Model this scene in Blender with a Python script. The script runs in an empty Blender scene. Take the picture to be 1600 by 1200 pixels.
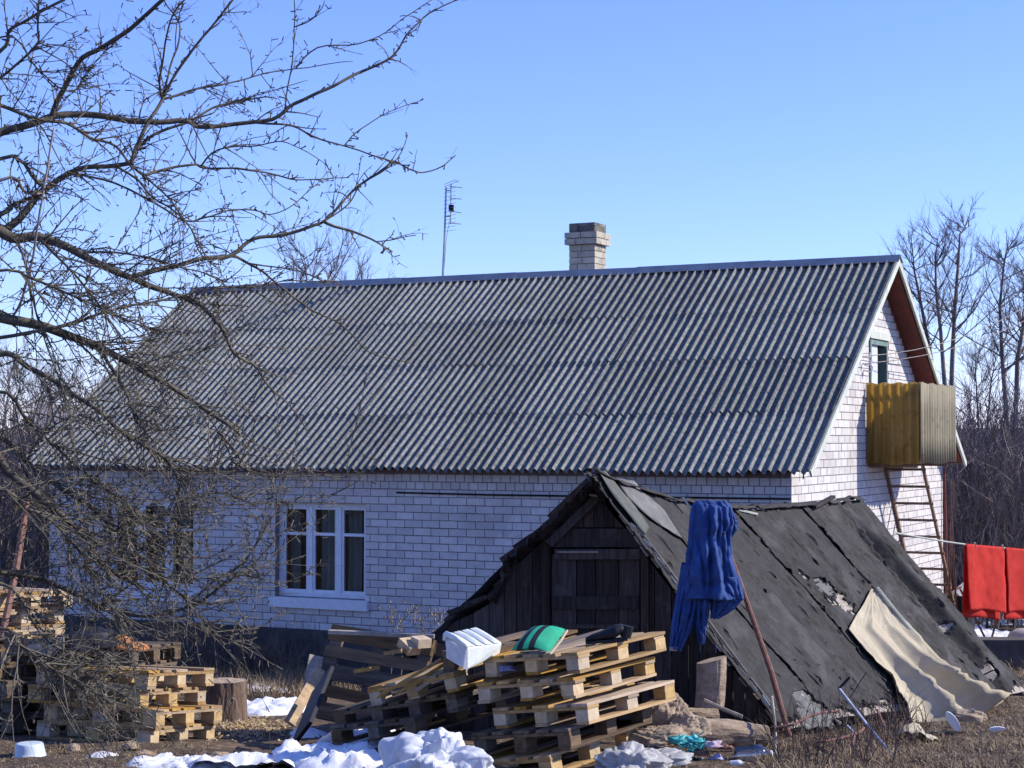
import bpy, bmesh, math, random
import numpy as np
from mathutils import Vector, Matrix, noise, Quaternion
R = math.radians
random.seed(7); np.random.seed(7)
scene = bpy.context.scene
COL = scene.collection

# ------------------------------------------------------------------ camera, sky, sun
FPX, PITCH, TH, CZ = 2772.8, .0299, .4648, 3.2
cd = bpy.data.cameras.new('camera'); cam = bpy.data.objects.new('camera', cd); COL.objects.link(cam)
cam.location = (0, 0, CZ); cam.rotation_euler = (math.pi/2+PITCH, 0, 0)
cd.sensor_width = 36; cd.lens = 36*FPX/1600; cd.clip_end = 2000; cd.clip_start = .1
scene.camera = cam
SUN = Vector((1.154, .071, .79)).normalized()
w = bpy.data.worlds.new('World'); scene.world = w; w.use_nodes = True
nt = w.node_tree; nt.nodes.clear()
sky = nt.nodes.new('ShaderNodeTexSky'); sky.sky_type = 'NISHITA'; sky.sun_disc = False
sky.sun_elevation = math.asin(SUN.z); sky.sun_rotation = math.atan2(SUN.x, SUN.y)
sky.altitude = 0; sky.air_density = 1.0; sky.dust_density = .0; sky.ozone_density = 4.0
hs = nt.nodes.new('ShaderNodeMix'); hs.data_type = 'RGBA'; hs.blend_type = 'MULTIPLY'; hs.inputs[0].default_value = 1
hs.inputs[7].default_value = (.91, .95, 1.52, 1)
bg = nt.nodes.new('ShaderNodeBackground'); bg.inputs[1].default_value = .14
wo = nt.nodes.new('ShaderNodeOutputWorld')
nt.links.new(sky.outputs[0], hs.inputs[6]); nt.links.new(hs.outputs[2], bg.inputs[0]); nt.links.new(bg.outputs[0], wo.inputs[0])
sd = bpy.data.lights.new('sun', 'SUN'); sun = bpy.data.objects.new('sun', sd); COL.objects.link(sun)
sd.energy = 5.0; sd.angle = R(.53); sd.color = (1, .94, .83)
sun.rotation_euler = SUN.to_track_quat('Z', 'Y').to_euler(); sun.location = (20, 0, 20)
scene.view_settings.view_transform = 'Standard'; scene.view_settings.look = 'None'
scene.view_settings.exposure = 0.28; scene.view_settings.gamma = 1
scene.render.engine = 'CYCLES'

# ------------------------------------------------------------------ geometry helpers
cp, sp_ = math.cos(PITCH), math.sin(PITCH)
def ray(px, py):
    a = (px-800)/FPX; b = -(py-600)/FPX
    return Vector((a, cp-sp_*b, sp_+cp*b))
CAM = Vector((0, 0, CZ))
def P(px, py, Y):                       # point seen at a photo pixel, Y metres away
    r = ray(px, py); return CAM + r*(Y/r.y)
def proj(p):
    d = p.y*cp+(p.z-CZ)*sp_; v = -p.y*sp_+(p.z-CZ)*cp
    return (800+FPX*p.x/d, 600-FPX*v/d)
def gz(y):
    return .081*(23.6-y) if y < 23.6 else 0
def gheight(x, y):
    h = gz(y)
    n = noise.noise(Vector((x*.9, y*.9, 0)))*.05+noise.noise(Vector((x*3.1, y*3.1, 5)))*.022+noise.noise(Vector((x*9, y*9, 9)))*.010
    f = max(0, min(1, (y-6)/3))
    h += n*f
    if y > 34: h += (y-34)*.012
    return h
def onground(px, py):
    r = ray(px, py); lo, hi = 2, 60
    for i in range(40):
        m = (lo+hi)/2
        if CZ+r.z*m/r.y > gheight(r.x*m/r.y, m): lo = m
        else: hi = m
    q = CAM+r*(lo/r.y); q.z = gheight(q.x, q.y); return q

def link(o, parent=None):
    COL.objects.link(o)
    if parent: o.parent = parent
    return o
def tag(o, label=None, cat=None, group=None, kind=None):
    if label: o['label'] = label
    if cat: o['category'] = cat
    if group: o['group'] = group
    if kind: o['kind'] = kind
    return o
def empty(name, loc=(0, 0, 0), label=None, cat=None, group=None, rz=0):
    o = bpy.data.objects.new(name, None); o.location = loc; o.rotation_euler = (0, 0, rz); o.empty_display_size = .1
    COL.objects.link(o); return tag(o, label, cat, group)
class MB:
    def __init__(s): s.v = []; s.f = []
    def box(s, a, b):
        x0, y0, z0 = a; x1, y1, z1 = b; n = len(s.v)
        s.v += [(x0,y0,z0),(x1,y0,z0),(x1,y1,z0),(x0,y1,z0),(x0,y0,z1),(x1,y0,z1),(x1,y1,z1),(x0,y1,z1)]
        s.f += [(n,n+3,n+2,n+1),(n+4,n+5,n+6,n+7),(n,n+1,n+5,n+4),(n+1,n+2,n+6,n+5),(n+2,n+3,n+7,n+6),(n+3,n,n+4,n+7)]
    def hexa(s, p):                     # 8 corner points in box order
        n = len(s.v); s.v += [tuple(q) for q in p]
        s.f += [(n,n+3,n+2,n+1),(n+4,n+5,n+6,n+7),(n,n+1,n+5,n+4),(n+1,n+2,n+6,n+5),(n+2,n+3,n+7,n+6),(n+3,n,n+4,n+7)]
    def prism(s, pts, d):               # planar polygon extruded by vector d
        n = len(s.v); k = len(pts); d = Vector(d)
        s.v += [tuple(Vector(q)) for q in pts]+[tuple(Vector(q)+d) for q in pts]
        s.f += [tuple(range(n, n+k))[::-1], tuple(range(n+k, n+2*k))]
        for i in range(k): j = (i+1) % k; s.f.append((n+i, n+j, n+k+j, n+k+i))
    def bar(s, a, b, w, h, up=Vector((0, 0, 1))):
        a = Vector(a); b = Vector(b); d = (b-a).normalized(); x = d.cross(up)
        if x.length < 1e-3: x = d.cross(Vector((1, 0, 0)))
        x.normalize(); y = x.cross(d).normalized(); x = x*w/2; y = y*h/2
        s.hexa([a-x-y, a+x-y, b+x-y, b-x-y, a-x+y, a+x+y, b+x+y, b-x+y])
    def tube(s, pts, rad, n=6, cap=True):
        pts = [Vector(p) for p in pts]; k = len(pts); base = len(s.v)
        if not hasattr(rad, '__len__'): rad = [rad]*k
        t0 = (pts[1]-pts[0]).normalized(); ref = Vector((0, 0, 1)) if abs(t0.z) < .9 else Vector((1, 0, 0))
        x = t0.cross(ref).normalized()
        for i in range(k):
            t = (pts[min(i+1, k-1)]-pts[max(i-1, 0)])
            if t.length < 1e-9: t = t0
            t.normalize(); x = x-t*x.dot(t)
            if x.length < 1e-6: x = t.cross(Vector((.3, .5, .8)))
            x.normalize(); y = t.cross(x)
            for j in range(n):
                a = 2*math.pi*j/n; q = pts[i]+(x*math.cos(a)+y*math.sin(a))*rad[i]
                s.v.append((q.x, q.y, q.z))
        for i in range(k-1):
            for j in range(n):
                a = base+i*n+j; b = base+i*n+(j+1) % n; s.f.append((a, b, b+n, a+n))
        if cap:
            s.f.append(tuple(base+j for j in range(n))[::-1]); s.f.append(tuple(base+(k-1)*n+j for j in range(n)))
    def grid(s, fn, nu, nv, keep=None, closed=False):
        n = len(s.v)
        for i in range(nu+1):
            for j in range(nv+1):
                q = fn(i/nu, j/nv); s.v.append((q[0], q[1], q[2]))
        for i in range(nu):
            for j in range(nv):
                if keep and not keep((i+.5)/nu, (j+.5)/nv): continue
                a = n+i*(nv+1)+j; s.f.append((a, a+1, a+nv+2, a+nv+1))
    def build(s, name, m, parent=None, smooth=False, solid=0):
        me = bpy.data.meshes.new(name); me.from_pydata(s.v, [], s.f)
        if m: me.materials.append(m)
        if smooth: me.polygons.foreach_set('use_smooth', [True]*len(me.polygons))
        me.update(); o = link(bpy.data.objects.new(name, me), parent)
        if solid:
            md = o.modifiers.new('thickness', 'SOLIDIFY'); md.thickness = solid; md.offset = 0
        return o
def box(name, a, b, m, parent=None, bevel=0):
    q = MB(); q.box(a, b); o = q.build(name, m, parent)
    if bevel:
        md = o.modifiers.new('bevel', 'BEVEL'); md.width = bevel; md.segments = 2
    return o
def copy_tree(o, parent=None):
    c = o.copy(); COL.objects.link(c); c.parent = parent
    for ch in o.children: copy_tree(ch, c)
    return c
def fbm(x, y, z=0, o=3):
    s = 0; a = 1
    for i in range(o): s += a*noise.noise(Vector((x, y, z))); x *= 2.1; y *= 2.1; z += 3; a *= .5
    return s
def lerp(a, b, t): return a+(b-a)*t
def poly(pts, t):                       # point on polyline, uniform parameter
    k = len(pts)-1; f = min(max(t, 0), .99999)*k; i = int(f); f -= i
    return tuple(lerp(pts[i][c], pts[i+1][c], f) for c in range(len(pts[0])))

# ------------------------------------------------------------------ materials
def M(name, c1, c2, scale=5., rough=.85, bump=.3, rnd=.15, stretch=(1, 1, 1), spots=None, spot_amt=.5, metal=0, detail=6, bdist=.01, coord='Object', spot_scale=3, hue=0, dark=None, trans=0):
    m = bpy.data.materials.new(name); m.use_nodes = True; t = m.node_tree; n = t.nodes; L = t.links.new
    b = n['Principled BSDF']; tc = n.new('ShaderNodeTexCoord'); mp = n.new('ShaderNodeMapping'); mp.inputs['Scale'].default_value = stretch
    oi = n.new('ShaderNodeObjectInfo'); ge = n.new('ShaderNodeNewGeometry')
    src = tc.outputs[coord] if coord != 'Position' else ge.outputs['Position']
    ad = n.new('ShaderNodeVectorMath'); ad.operation = 'ADD'; L(src, ad.inputs[0])
    cx = n.new('ShaderNodeCombineXYZ'); mu = n.new('ShaderNodeMath'); mu.operation = 'MULTIPLY'; mu.inputs[1].default_value = 37 if coord == 'Object' else 0
    L(oi.outputs['Random'], mu.inputs[0]); L(mu.outputs[0], cx.inputs[0]); L(mu.outputs[0], cx.inputs[1]); L(cx.outputs[0], ad.inputs[1]); L(ad.outputs[0], mp.inputs[0])
    nz = n.new('ShaderNodeTexNoise'); nz.inputs['Scale'].default_value = scale; nz.inputs['Detail'].default_value = detail; nz.inputs['Roughness'].default_value = .65; L(mp.outputs[0], nz.inputs[0])
    rp = n.new('ShaderNodeValToRGB'); rp.color_ramp.elements[0].position = .32; rp.color_ramp.elements[1].position = .68
    rp.color_ramp.elements[0].color = (*c1, 1); rp.color_ramp.elements[1].color = (*c2, 1); L(nz.outputs[0], rp.inputs[0]); c = rp.outputs[0]
    def mix(a, bcol, fac):
        x = n.new('ShaderNodeMix'); x.data_type = 'RGBA'
        if isinstance(fac, float): x.inputs[0].default_value = fac
        else: L(fac, x.inputs[0])
        L(a, x.inputs[6]); x.inputs[7].default_value = (*bcol, 1); return x.outputs[2]
    if spots:
        for si, (sc_, col_, th_) in enumerate(spots):
            n2 = n.new('ShaderNodeTexNoise'); n2.inputs['Scale'].default_value = sc_; n2.inputs['Detail'].default_value = 5
            L(ad.outputs[0], n2.inputs[0])
            r2 = n.new('ShaderNodeValToRGB'); r2.color_ramp.elements[0].position = th_; r2.color_ramp.elements[1].position = min(1, th_+.08); L(n2.outputs[0], r2.inputs[0])
            m3 = n.new('ShaderNodeMath'); m3.operation = 'MULTIPLY'; m3.inputs[1].default_value = spot_amt; L(r2.outputs[0], m3.inputs[0])
            c = mix(c, col_, m3.outputs[0])
    if rnd:
        a1 = n.new('ShaderNodeMath'); a1.operation = 'ADD'; L(oi.outputs['Random'], a1.inputs[0]); L(ge.outputs['Random Per Island'], a1.inputs[1])
        fr = n.new('ShaderNodeMath'); fr.operation = 'FRACT'; L(a1.outputs[0], fr.inputs[0])
        mr = n.new('ShaderNodeMapRange'); mr.inputs[3].default_value = 1-rnd; mr.inputs[4].default_value = 1+rnd; L(fr.outputs[0], mr.inputs[0])
        hv = n.new('ShaderNodeHueSaturation'); L(c, hv.inputs['Color']); L(mr.outputs[0], hv.inputs['Value']); c = hv.outputs[0]
        if hue:
            mh = n.new('ShaderNodeMapRange'); mh.inputs[3].default_value = 1-hue; mh.inputs[4].default_value = 1+hue
            m7 = n.new('ShaderNodeMath'); m7.operation = 'MULTIPLY'; m7.inputs[1].default_value = 7.3; L(fr.outputs[0], m7.inputs[0])
            f7 = n.new('ShaderNodeMath'); f7.operation = 'FRACT'; L(m7.outputs[0], f7.inputs[0]); L(f7.outputs[0], mh.inputs[0]); L(mh.outputs[0], hv.inputs['Saturation'])
    L(c, b.inputs['Base Color']); b.inputs['Roughness'].default_value = rough; b.inputs['Metallic'].default_value = metal
    b.inputs['Specular IOR Level'].default_value = .3
    if bump:
        bp = n.new('ShaderNodeBump'); bp.inputs['Strength'].default_value = bump; bp.inputs['Distance'].default_value = bdist
        L(nz.outputs[0], bp.inputs['Height']); L(bp.outputs[0], b.inputs['Normal'])
    if trans:
        tr = n.new('ShaderNodeBsdfTranslucent'); L(c, tr.inputs[0]); ms = n.new('ShaderNodeMixShader'); ms.inputs[0].default_value = trans
        L(b.outputs[0], ms.inputs[1]); L(tr.outputs[0], ms.inputs[2]); L(ms.outputs[0], n['Material Output'].inputs[0])
    return m
m_ground = M('soil', (.045, .030, .020), (.145, .097, .06), 2.2, .95, .8, 0, coord='Position', spots=[(9, (.26, .19, .12), .55), (1.2, (.05, .035, .024), .58)], spot_amt=.6, bdist=.03)
m_snow = M('snow', (.72, .73, .76), (.86, .86, .88), 6, .6, .6, 0, coord='Position', bdist=.02, spots=[(14, (.36, .31, .26), .60), (60, (.4, .36, .32), .63)], spot_amt=.6)
m_brick = M('silicate_brick', (.52, .495, .475), (.64, .61, .58), 7, .9, .35, .10, hue=.3, spots=[(1.1, (.36, .33, .31), .57), (16, (.36, .33, .31), .62)], spot_amt=.4, bdist=.004, coord='Position')
m_mortar = M('mortar', (.17, .14, .145), (.25, .21, .21), 20, .95, .5, 0)
m_plinth = M('plinth_render', (.045, .042, .042), (.095, .088, .085), 4, .95, .6, 0, spots=[(7, (.05, .05, .045), .55)])
m_chim = M('chimney_brick', (.36, .32, .25), (.50, .45, .36), 9, .9, .3, .12, spots=[(5, (.16, .14, .12), .60)], spot_amt=.6)
m_soot = M('sooty_brick', (.06, .058, .055), (.22, .20, .17), 7, .95, .4, .2)
m_slate = M('asbestos_cement', (.10, .101, .095), (.31, .31, .275), 26, .92, .5, .16, spots=[(50, (.50, .49, .43), .60), (16, (.07, .072, .068), .58), (1.3, (.15, .145, .12), .58), (4.5, (.20, .18, .11), .62)], spot_amt=.55, bdist=.004, coord='Position')
m_ridge = M('galvanised_ridge', (.20, .22, .24), (.34, .36, .38), 3, .45, .15, .1, metal=.3)
m_white = M('white_paint', (.66, .68, .70), (.78, .80, .82), 12, .55, .15, .04, spots=[(25, (.45, .45, .43), .68)])
m_barge = M('pale_board', (.40, .42, .36), (.58, .60, .52), 9, .8, .3, .1, stretch=(1, 1, .2))
m_soffit = M('red_brown_board', (.13, .035, .03), (.19, .055, .04), 6, .75, .3, .15)
m_door = M('grey_door_paint', (.52, .54, .58), (.66, .67, .70), 8, .6, .2, 0)
m_doorframe = M('green_paint', (.10, .17, .15), (.2, .28, .24), 8, .6, .2, 0)
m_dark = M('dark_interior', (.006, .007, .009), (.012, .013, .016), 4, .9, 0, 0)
m_curtain = M('curtain', (.42, .50, .52), (.58, .64, .64), 5, .9, .1, .05, stretch=(8, 8, .4), trans=.3)
m_wave_y = M('yellowed_corrugated', (.50, .36, .12), (.66, .50, .20), 5, .6, .2, .05, stretch=(1, 1, .15), spots=[(9, (.3, .2, .07), .60)], spot_amt=.4, trans=.7)
m_wave_g = M('weathered_corrugated', (.20, .175, .115), (.34, .30, .20), 6, .85, .3, .08, stretch=(1, 1, .15), spots=[(10, (.16, .13, .07), .58)])
m_ladder = M('ladder_wood', (.13, .085, .065), (.25, .17, .12), 14, .85, .3, .15)
m_metal = M('antenna_metal', (.22, .24, .27), (.35, .37, .4), 20, .45, .1, 0, metal=.6)
m_rust = M('rusty_iron', (.15, .07, .055), (.30, .16, .12), 22, .8, .4, .1, metal=.15)
m_chrome = M('bare_metal_pipe', (.25, .25, .27), (.55, .56, .58), 12, .35, .1, 0, metal=.8)
m_felt = M('roofing_felt', (.017, .0155, .015), (.042, .039, .037), 5, .85, .8, .18, coord='Object', spots=[(45, (.085, .085, .085), .62), (2.2, (.075, .07, .068), .56)], spot_amt=.55, bdist=.012)
m_felt2 = M('pale_felt', (.10, .10, .093), (.18, .178, .165), 8, .85, .5, .05, spots=[(14, (.08, .08, .08), .6)])
m_feltg = M('greenish_felt', (.065, .07, .06), (.12, .125, .105), 8, .85, .5, .05)
m_oldwood = M('old_dark_plank', (.026, .020, .017), (.085, .065, .055), 9, .93, .8, .45, stretch=(4, 4, .3), hue=.3, spots=[(6, (.13, .11, .10), .60)], spot_amt=.35)
m_greywood = M('weathered_wood', (.20, .17, .14), (.42, .37, .31), 9, .9, .8, .2, stretch=(1, 1, 1), spots=[(8, (.10, .08, .07), .58)], bdist=.015)
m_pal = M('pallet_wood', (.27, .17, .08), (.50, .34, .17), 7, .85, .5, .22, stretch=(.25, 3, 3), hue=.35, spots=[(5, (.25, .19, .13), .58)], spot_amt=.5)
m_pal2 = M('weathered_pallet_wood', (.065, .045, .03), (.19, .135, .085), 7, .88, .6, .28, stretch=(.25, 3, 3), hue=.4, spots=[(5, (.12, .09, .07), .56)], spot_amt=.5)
m_block = M('pallet_block_wood', (.40, .29, .16), (.58, .44, .26), 14, .85, .4, .15, hue=.3, spots=[(10, (.3, .2, .12), .62)])
m_bark = M('stump_bark', (.075, .05, .038), (.24, .17, .13), 9, .95, 1., 0, stretch=(2, 2, .4), bdist=.03)
m_cut = M('cut_wood', (.30, .22, .15), (.46, .36, .25), 14, .9, .5, .1)
m_log = M('log_wood', (.22, .16, .11), (.40, .31, .22), 6, .9, .9, .1, stretch=(1, 4, 4), spots=[(7, (.10, .07, .05), .56)], bdist=.02)
m_blue = M('blue_cloth', (.014, .04, .15), (.035, .085, .26), 6, .85, .9, 0, bdist=.01)
m_red = M('red_cloth', (.60, .035, .025), (.72, .055, .04), 7, .85, .25, .04, trans=.35)
m_canvas = M('beige_canvas', (.43, .37, .26), (.54, .47, .34), 5, .9, .3, 0, trans=.12, spots=[(3, (.40, .34, .25), .6)])
m_plastic = M('white_plastic_sheet', (.66, .68, .72), (.82, .84, .88), 5, .3, .5, 0, trans=.25, bdist=.02)
m_tarp = M('grey_sheet', (.36, .35, .33), (.52, .51, .48), 5, .6, .5, 0, trans=.1)
m_foam = M('white_padding', (.62, .66, .64), (.78, .82, .80), 9, .6, .4, 0)
m_green = M('green_cloth', (.01, .26, .14), (.02, .38, .22), 8, .8, .3, 0)
m_black = M('black_cloth', (.008, .008, .012), (.02, .02, .026), 8, .6, .3, 0)
m_orange = M('orange_cloth', (.42, .16, .05), (.55, .24, .08), 8, .8, .4, 0)
m_basin = M('pale_blue_plastic', (.50, .58, .64), (.6, .68, .74), 8, .4, .05, 0)
m_bar = M('tree_bark', (.050, .042, .034), (.15, .13, .10), 14, .92, .6, .15, spots=[(7, (.17, .16, .07), .60)], spot_amt=.6, coord='Position', bdist=.01)
m_barpale = M('pale_shoot', (.22, .19, .18), (.36, .31, .29), 14, .8, .3, .1, coord='Position')
m_twig = M('twig_bark', (.05, .042, .032), (.20, .175, .13), 6, .9, 0, .3, coord='Position')
m_far = M('far_bark', (.10, .08, .075), (.22, .18, .165), 3, .95, 0, .25, coord='Position')
m_thick = M('thicket_stems', (.08, .062, .058), (.27, .22, .20), 2, .95, 0, .45, coord='Position')
m_grass = M('dry_grass', (.19, .135, .08), (.38, .29, .18), 4, .9, 0, .4, coord='Position')
m_weed = M('dead_weed', (.09, .062, .045), (.20, .14, .10), 4, .9, 0, .4, coord='Position')
m_hill = M('far_ground', (.06, .05, .045), (.12, .10, .09), .3, .95, 0, 0, coord='Position')
m_teal = M('turquoise_plastic', (.05, .35, .36), (.08, .48, .48), 8, .6, .1, .1)
m_scrap = M('coloured_rag', (.3, .2, .25), (.55, .5, .55), 10, .8, .3, .5, hue=.8)
m_stone = M('stone', (.25, .185, .125), (.42, .32, .22), 5, .9, .6, .1)
m_violet = M('violet_cloth', (.30, .32, .55), (.5, .5, .75), 8, .8, .3, 0)
def glassmat(name, gloss=.12, tint=(1, 1, 1), rough=.02):
    m = bpy.data.materials.new(name); m.use_nodes = True; t = m.node_tree; n = t.nodes; n.remove(n['Principled BSDF'])
    a = n.new('ShaderNodeBsdfTransparent'); a.inputs[0].default_value = (*tint, 1); g = n.new('ShaderNodeBsdfGlossy'); g.inputs['Roughness'].default_value = rough
    fr = n.new('ShaderNodeFresnel'); fr.inputs[0].default_value = 1.25 if name == 'window_glass' else 1.6; ad = n.new('ShaderNodeMath'); ad.operation = 'ADD'; ad.inputs[1].default_value = gloss; ad.use_clamp = True
    x = n.new('ShaderNodeMixShader'); t.links.new(fr.outputs[0], ad.inputs[0]); t.links.new(ad.outputs[0], x.inputs[0])
    t.links.new(a.outputs[0], x.inputs[1]); t.links.new(g.outputs[0], x.inputs[2]); t.links.new(x.outputs[0], n['Material Output'].inputs[0]); return m
m_glass = glassmat('window_glass', .02, (.8, .85, .85)); m_bottle = glassmat('clear_bottle_plastic', .18, (.82, .84, .8), .12)

# ------------------------------------------------------------------ ground
def axis(a, b, step, lo, hi):
    v = list(np.arange(a, b, step)); s = step; x = b
    while x < hi: v.append(x); s *= 1.35; x += s
    s = step; x = a-step; pre = []
    while x > lo: pre.append(x); s *= 1.35; x -= s
    return [lo]+pre[::-1]+v+[hi]
xs = axis(-5.5, 8, .055, -300, 300); ys = axis(11.2, 24, .06, -60, 500)
g = MB(); g.v = [(x, y, gheight(x, y)) for y in ys for x in xs]; nx = len(xs)
g.f = [(j*nx+i, j*nx+i+1, (j+1)*nx+i+1, (j+1)*nx+i) for j in range(len(ys)-1) for i in range(nx-1)]
tag(g.build('ground', m_ground, smooth=True), kind='structure')
# far low hill
h = MB()
def hillf(a, b):
    x = -260+520*a; y = 110+b*60; return (x, y, .9+math.sin(math.pi*b*.5)*(2.6+1.2*fbm(x*.02, 2)+1.2*fbm(x*.3, 3)))
h.grid(hillf, 260, 6); tag(h.build('hill', m_hill, smooth=True), kind='structure')
# snow
def snow(cx, cy, rx, ry, th, res=.035, seed=0, rag=.55):
    b = MB(); nu = int(2*rx/res); nv = int(2*ry/res)
    def H(x, y):
        d = 1-math.hypot((x-cx)/rx, (y-cy)/ry)**2
        return d*.9+rag*fbm(x*2.6, y*2.6, seed)+.25*fbm(x*8, y*8, seed+4)-.18
    def fn(a, c):
        x = cx-rx+2*rx*a; y = cy-ry+2*ry*c; k = H(x, y)
        z = gheight(x, y)+th*(1-math.exp(-3*max(k, 0)))*(1+.8*fbm(x*7, y*7, seed+2)+.35*fbm(x*22, y*22, seed+3))-(.02 if k <= 0 else 0)
        return (x, y, z)
    b.grid(fn, nu, nv, keep=lambda a, c: H(cx-rx+2*rx*a, cy-ry+2*ry*c) > -.08)
    return tag(b.build('snow_patch', m_snow, smooth=True), kind='structure')
for (px, py, rx, ry, th, rag) in [(425, 1108, .50, 1.0, .07, .35), (395, 1078, .35, .5, .05, .5), (395, 1194, .85, .32, .075, .95), (500, 1180, .42, .45, .10, .8), (290, 1198, .42, .25, .05, .9), (545, 1200, .45, .3, .1, .4),
                                  (160, 1181, .14, .1, .03, .5), (335, 1078, .3, .25, .05, .3), (590, 1160, .5, .6, .1, .4), (480, 1150, .2, .25, .08, .4), (445, 1082, .1, .1, .04, .2), (700, 1185, .35, .5, .06, .4)]:
    q = onground(px, py); snow(q.x, q.y, rx, ry, th, seed=px, rag=rag)
for i in range(9):
    x = random.choice([-1, 1]); Y = random.uniform(27, 36); px = random.uniform(-60, 80) if x < 0 else random.uniform(1490, 1650); q = P(px, 900, Y); snow(q.x, q.y, random.uniform(1, 2.2), random.uniform(.7, 1.4), .1, res=.1, seed=i)

# ------------------------------------------------------------------ house
uu = Vector((math.cos(TH), -math.sin(TH), 0)); vv = Vector((math.sin(TH), math.cos(TH), 0))
tip = Vector((3.4356, 20.5119, 0)); O = tip-uu*.3+vv*.25; O.z = 0
house = empty('brick_house', O, 'white silicate brick house with a grey corrugated gable roof and a small yellow balcony', 'house', rz=-TH)
def HL(x, y, z): return O+uu*x+vv*y+Vector((0, 0, z))
EZ, RH, HW = CZ-.3978, 2.8145, 4.07     # eave height, rise, half span with overhang
X0, X1 = -11.5, .3; WL, WD, WT, PZ = -11.2, 7.64, 2.78, .62
RP = math.atan2(RH, HW)
win = [(-7.26, -5.83), (-10.15, -8.62)]; wz0, wz1 = 1.05, 2.32
wall = MB(); D = .35
def wallpanel(x0, x1, z0, z1): wall.box((x0, .0, z0), (x1, D, z1))
wallpanel(win[0][1], -D, PZ, WT); wallpanel(win[1][1], win[0][0], PZ, WT); wallpanel(WL, win[1][0], PZ, WT)
for a, b in win: wallpanel(a, b, PZ, wz0); wallpanel(a, b, wz1, WT)
front_wall = wall.build('front_wall', m_mortar, house)
plinth = MB(); plinth.box((WL-.04, -.05, -.3), (.04, WD+.04, PZ)); plinth.build('plinth', m_plinth, house)
bk = MB(); bk.box((WL, WD-.3, PZ), (-D, WD, WT)); bk.box((WL, D, PZ), (WL+.3, WD-.3, WT)); bk.build('rear_wall', m_mortar, house)
zt = lambda y: EZ-.06+RH*(1-abs(y-(WD/2))/HW)   # underside of roof over local y
dy0, dy1, dz0, dz1 = 3.45, 4.35, 2.9, 4.52
gw = MB()
def gpoly(ya, yb, z0, n=10):
    top = [(-.0, y, zt(y)) for y in np.linspace(yb, ya, n)]
    pts = [(0, ya, z0), (0, yb, z0)]+[(0, float(t[1]), float(t[2])) for t in top]
    gw.prism([(-D, p[1], p[2]) for p in pts], (D, 0, 0))
gpoly(0, dy0, PZ); gpoly(dy1, WD, PZ)
gw.box((-D, dy0, PZ), (0, dy1, dz0)); gpoly(dy0, dy1, dz1)
gable = gw.build('gable_wall', m_mortar, house)
gl = MB(); gl.prism([(WL+.0, 0, WT), (WL, WD, WT), (WL, WD/2, zt(WD/2))], (.3, 0, 0)); gl.build('gable_wall', m_mortar, house)
# --- bricks
bl, bh, mt = .25, .088, .012
brick_me = {}
def brickmesh(L, W=.02, H=bh, flip=False, mat=None):
    key = (round(L, 3), round(W, 3), flip, mat.name)
    if key not in brick_me:
        q = MB(); e = .004
        if not flip:    # faces -y
            q.hexa([(0,-W,0),(L,-W,0),(L,.01,0),(0,.01,0),(0,-W,H),(L,-W,H),(L,.01,H),(0,.01,H)])
        else:           # faces +x
            q.hexa([(-.01,0,0),(W,0,0),(W,L,0),(-.01,L,0),(-.01,0,H),(W,0,H),(W,L,H),(-.01,L,H)])
        me = bpy.data.meshes.new('brick'); me.from_pydata(q.v, [], q.f); me.materials.append(mat); brick_me[key] = me
    return brick_me[key]
cells = []
ncourse = int((WT-PZ)/.1)
for c in range(ncourse+1):
    z = PZ+.006+c*.1
    if z+bh > WT+.01: continue
    header = c in (ncourse-1, ncourse-2)
    L = .12 if header else bl; step = L+mt
    x = 0.0-(step/2 if c % 2 else 0); first = True
    if c % 2: cells.append((-step/2+mt/2, step/2-mt/2, z)) 
    while x-L > WL-.2:
        xa, xb = max(x-L, WL), x
        segs = [(xa, xb)]
        for a, b in win:
            ns = []
            for s0, s1 in segs:
                if z+bh > wz0-.02 and z < wz1 and s1 > a and s0 < b:
                    if s0 < a-.03: ns.append((s0, a))
                    if s1 > b+.03: ns.append((b, s1))
                else: ns.append((s0, s1))
            segs = ns
        for s0, s1 in segs:
            if s1-s0 > .03: cells.append((s0, s1-s0, z))
        x -= step
def vis(s0, L, z):
    px, py = proj(HL(s0+L/2, 0, z))
    if px > 1235 or px < 575: return 0
    # hidden behind the root cellar
    if px > 785 and py > 905-abs(925-px)*1.0 and py > 790: return 0
    if px < 925 and py > 740+(925-px)*1.0: return 0
    return px
order = sorted(range(len(cells)), key=lambda i: -vis(*cells[i]))
chosen = set(order[:300]); joined = MB()
for i, (s0, L, z) in enumerate(cells):
    jy = -.005-random.random()*.004
    if i in chosen:
        o = bpy.data.objects.new('brick', brickmesh(L, .0, bh, False, m_brick)); o.location = (s0, jy, z+random.uniform(-.002, .002)); o.rotation_euler = (0, random.uniform(-.006, .006), random.uniform(-.004, .004)); link(o, front_wall)
    else: joined.box((s0, jy, z), (s0+L, .01, z+bh))
tag(joined.build('brickwork', m_brick, front_wall), kind='stuff')
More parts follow.
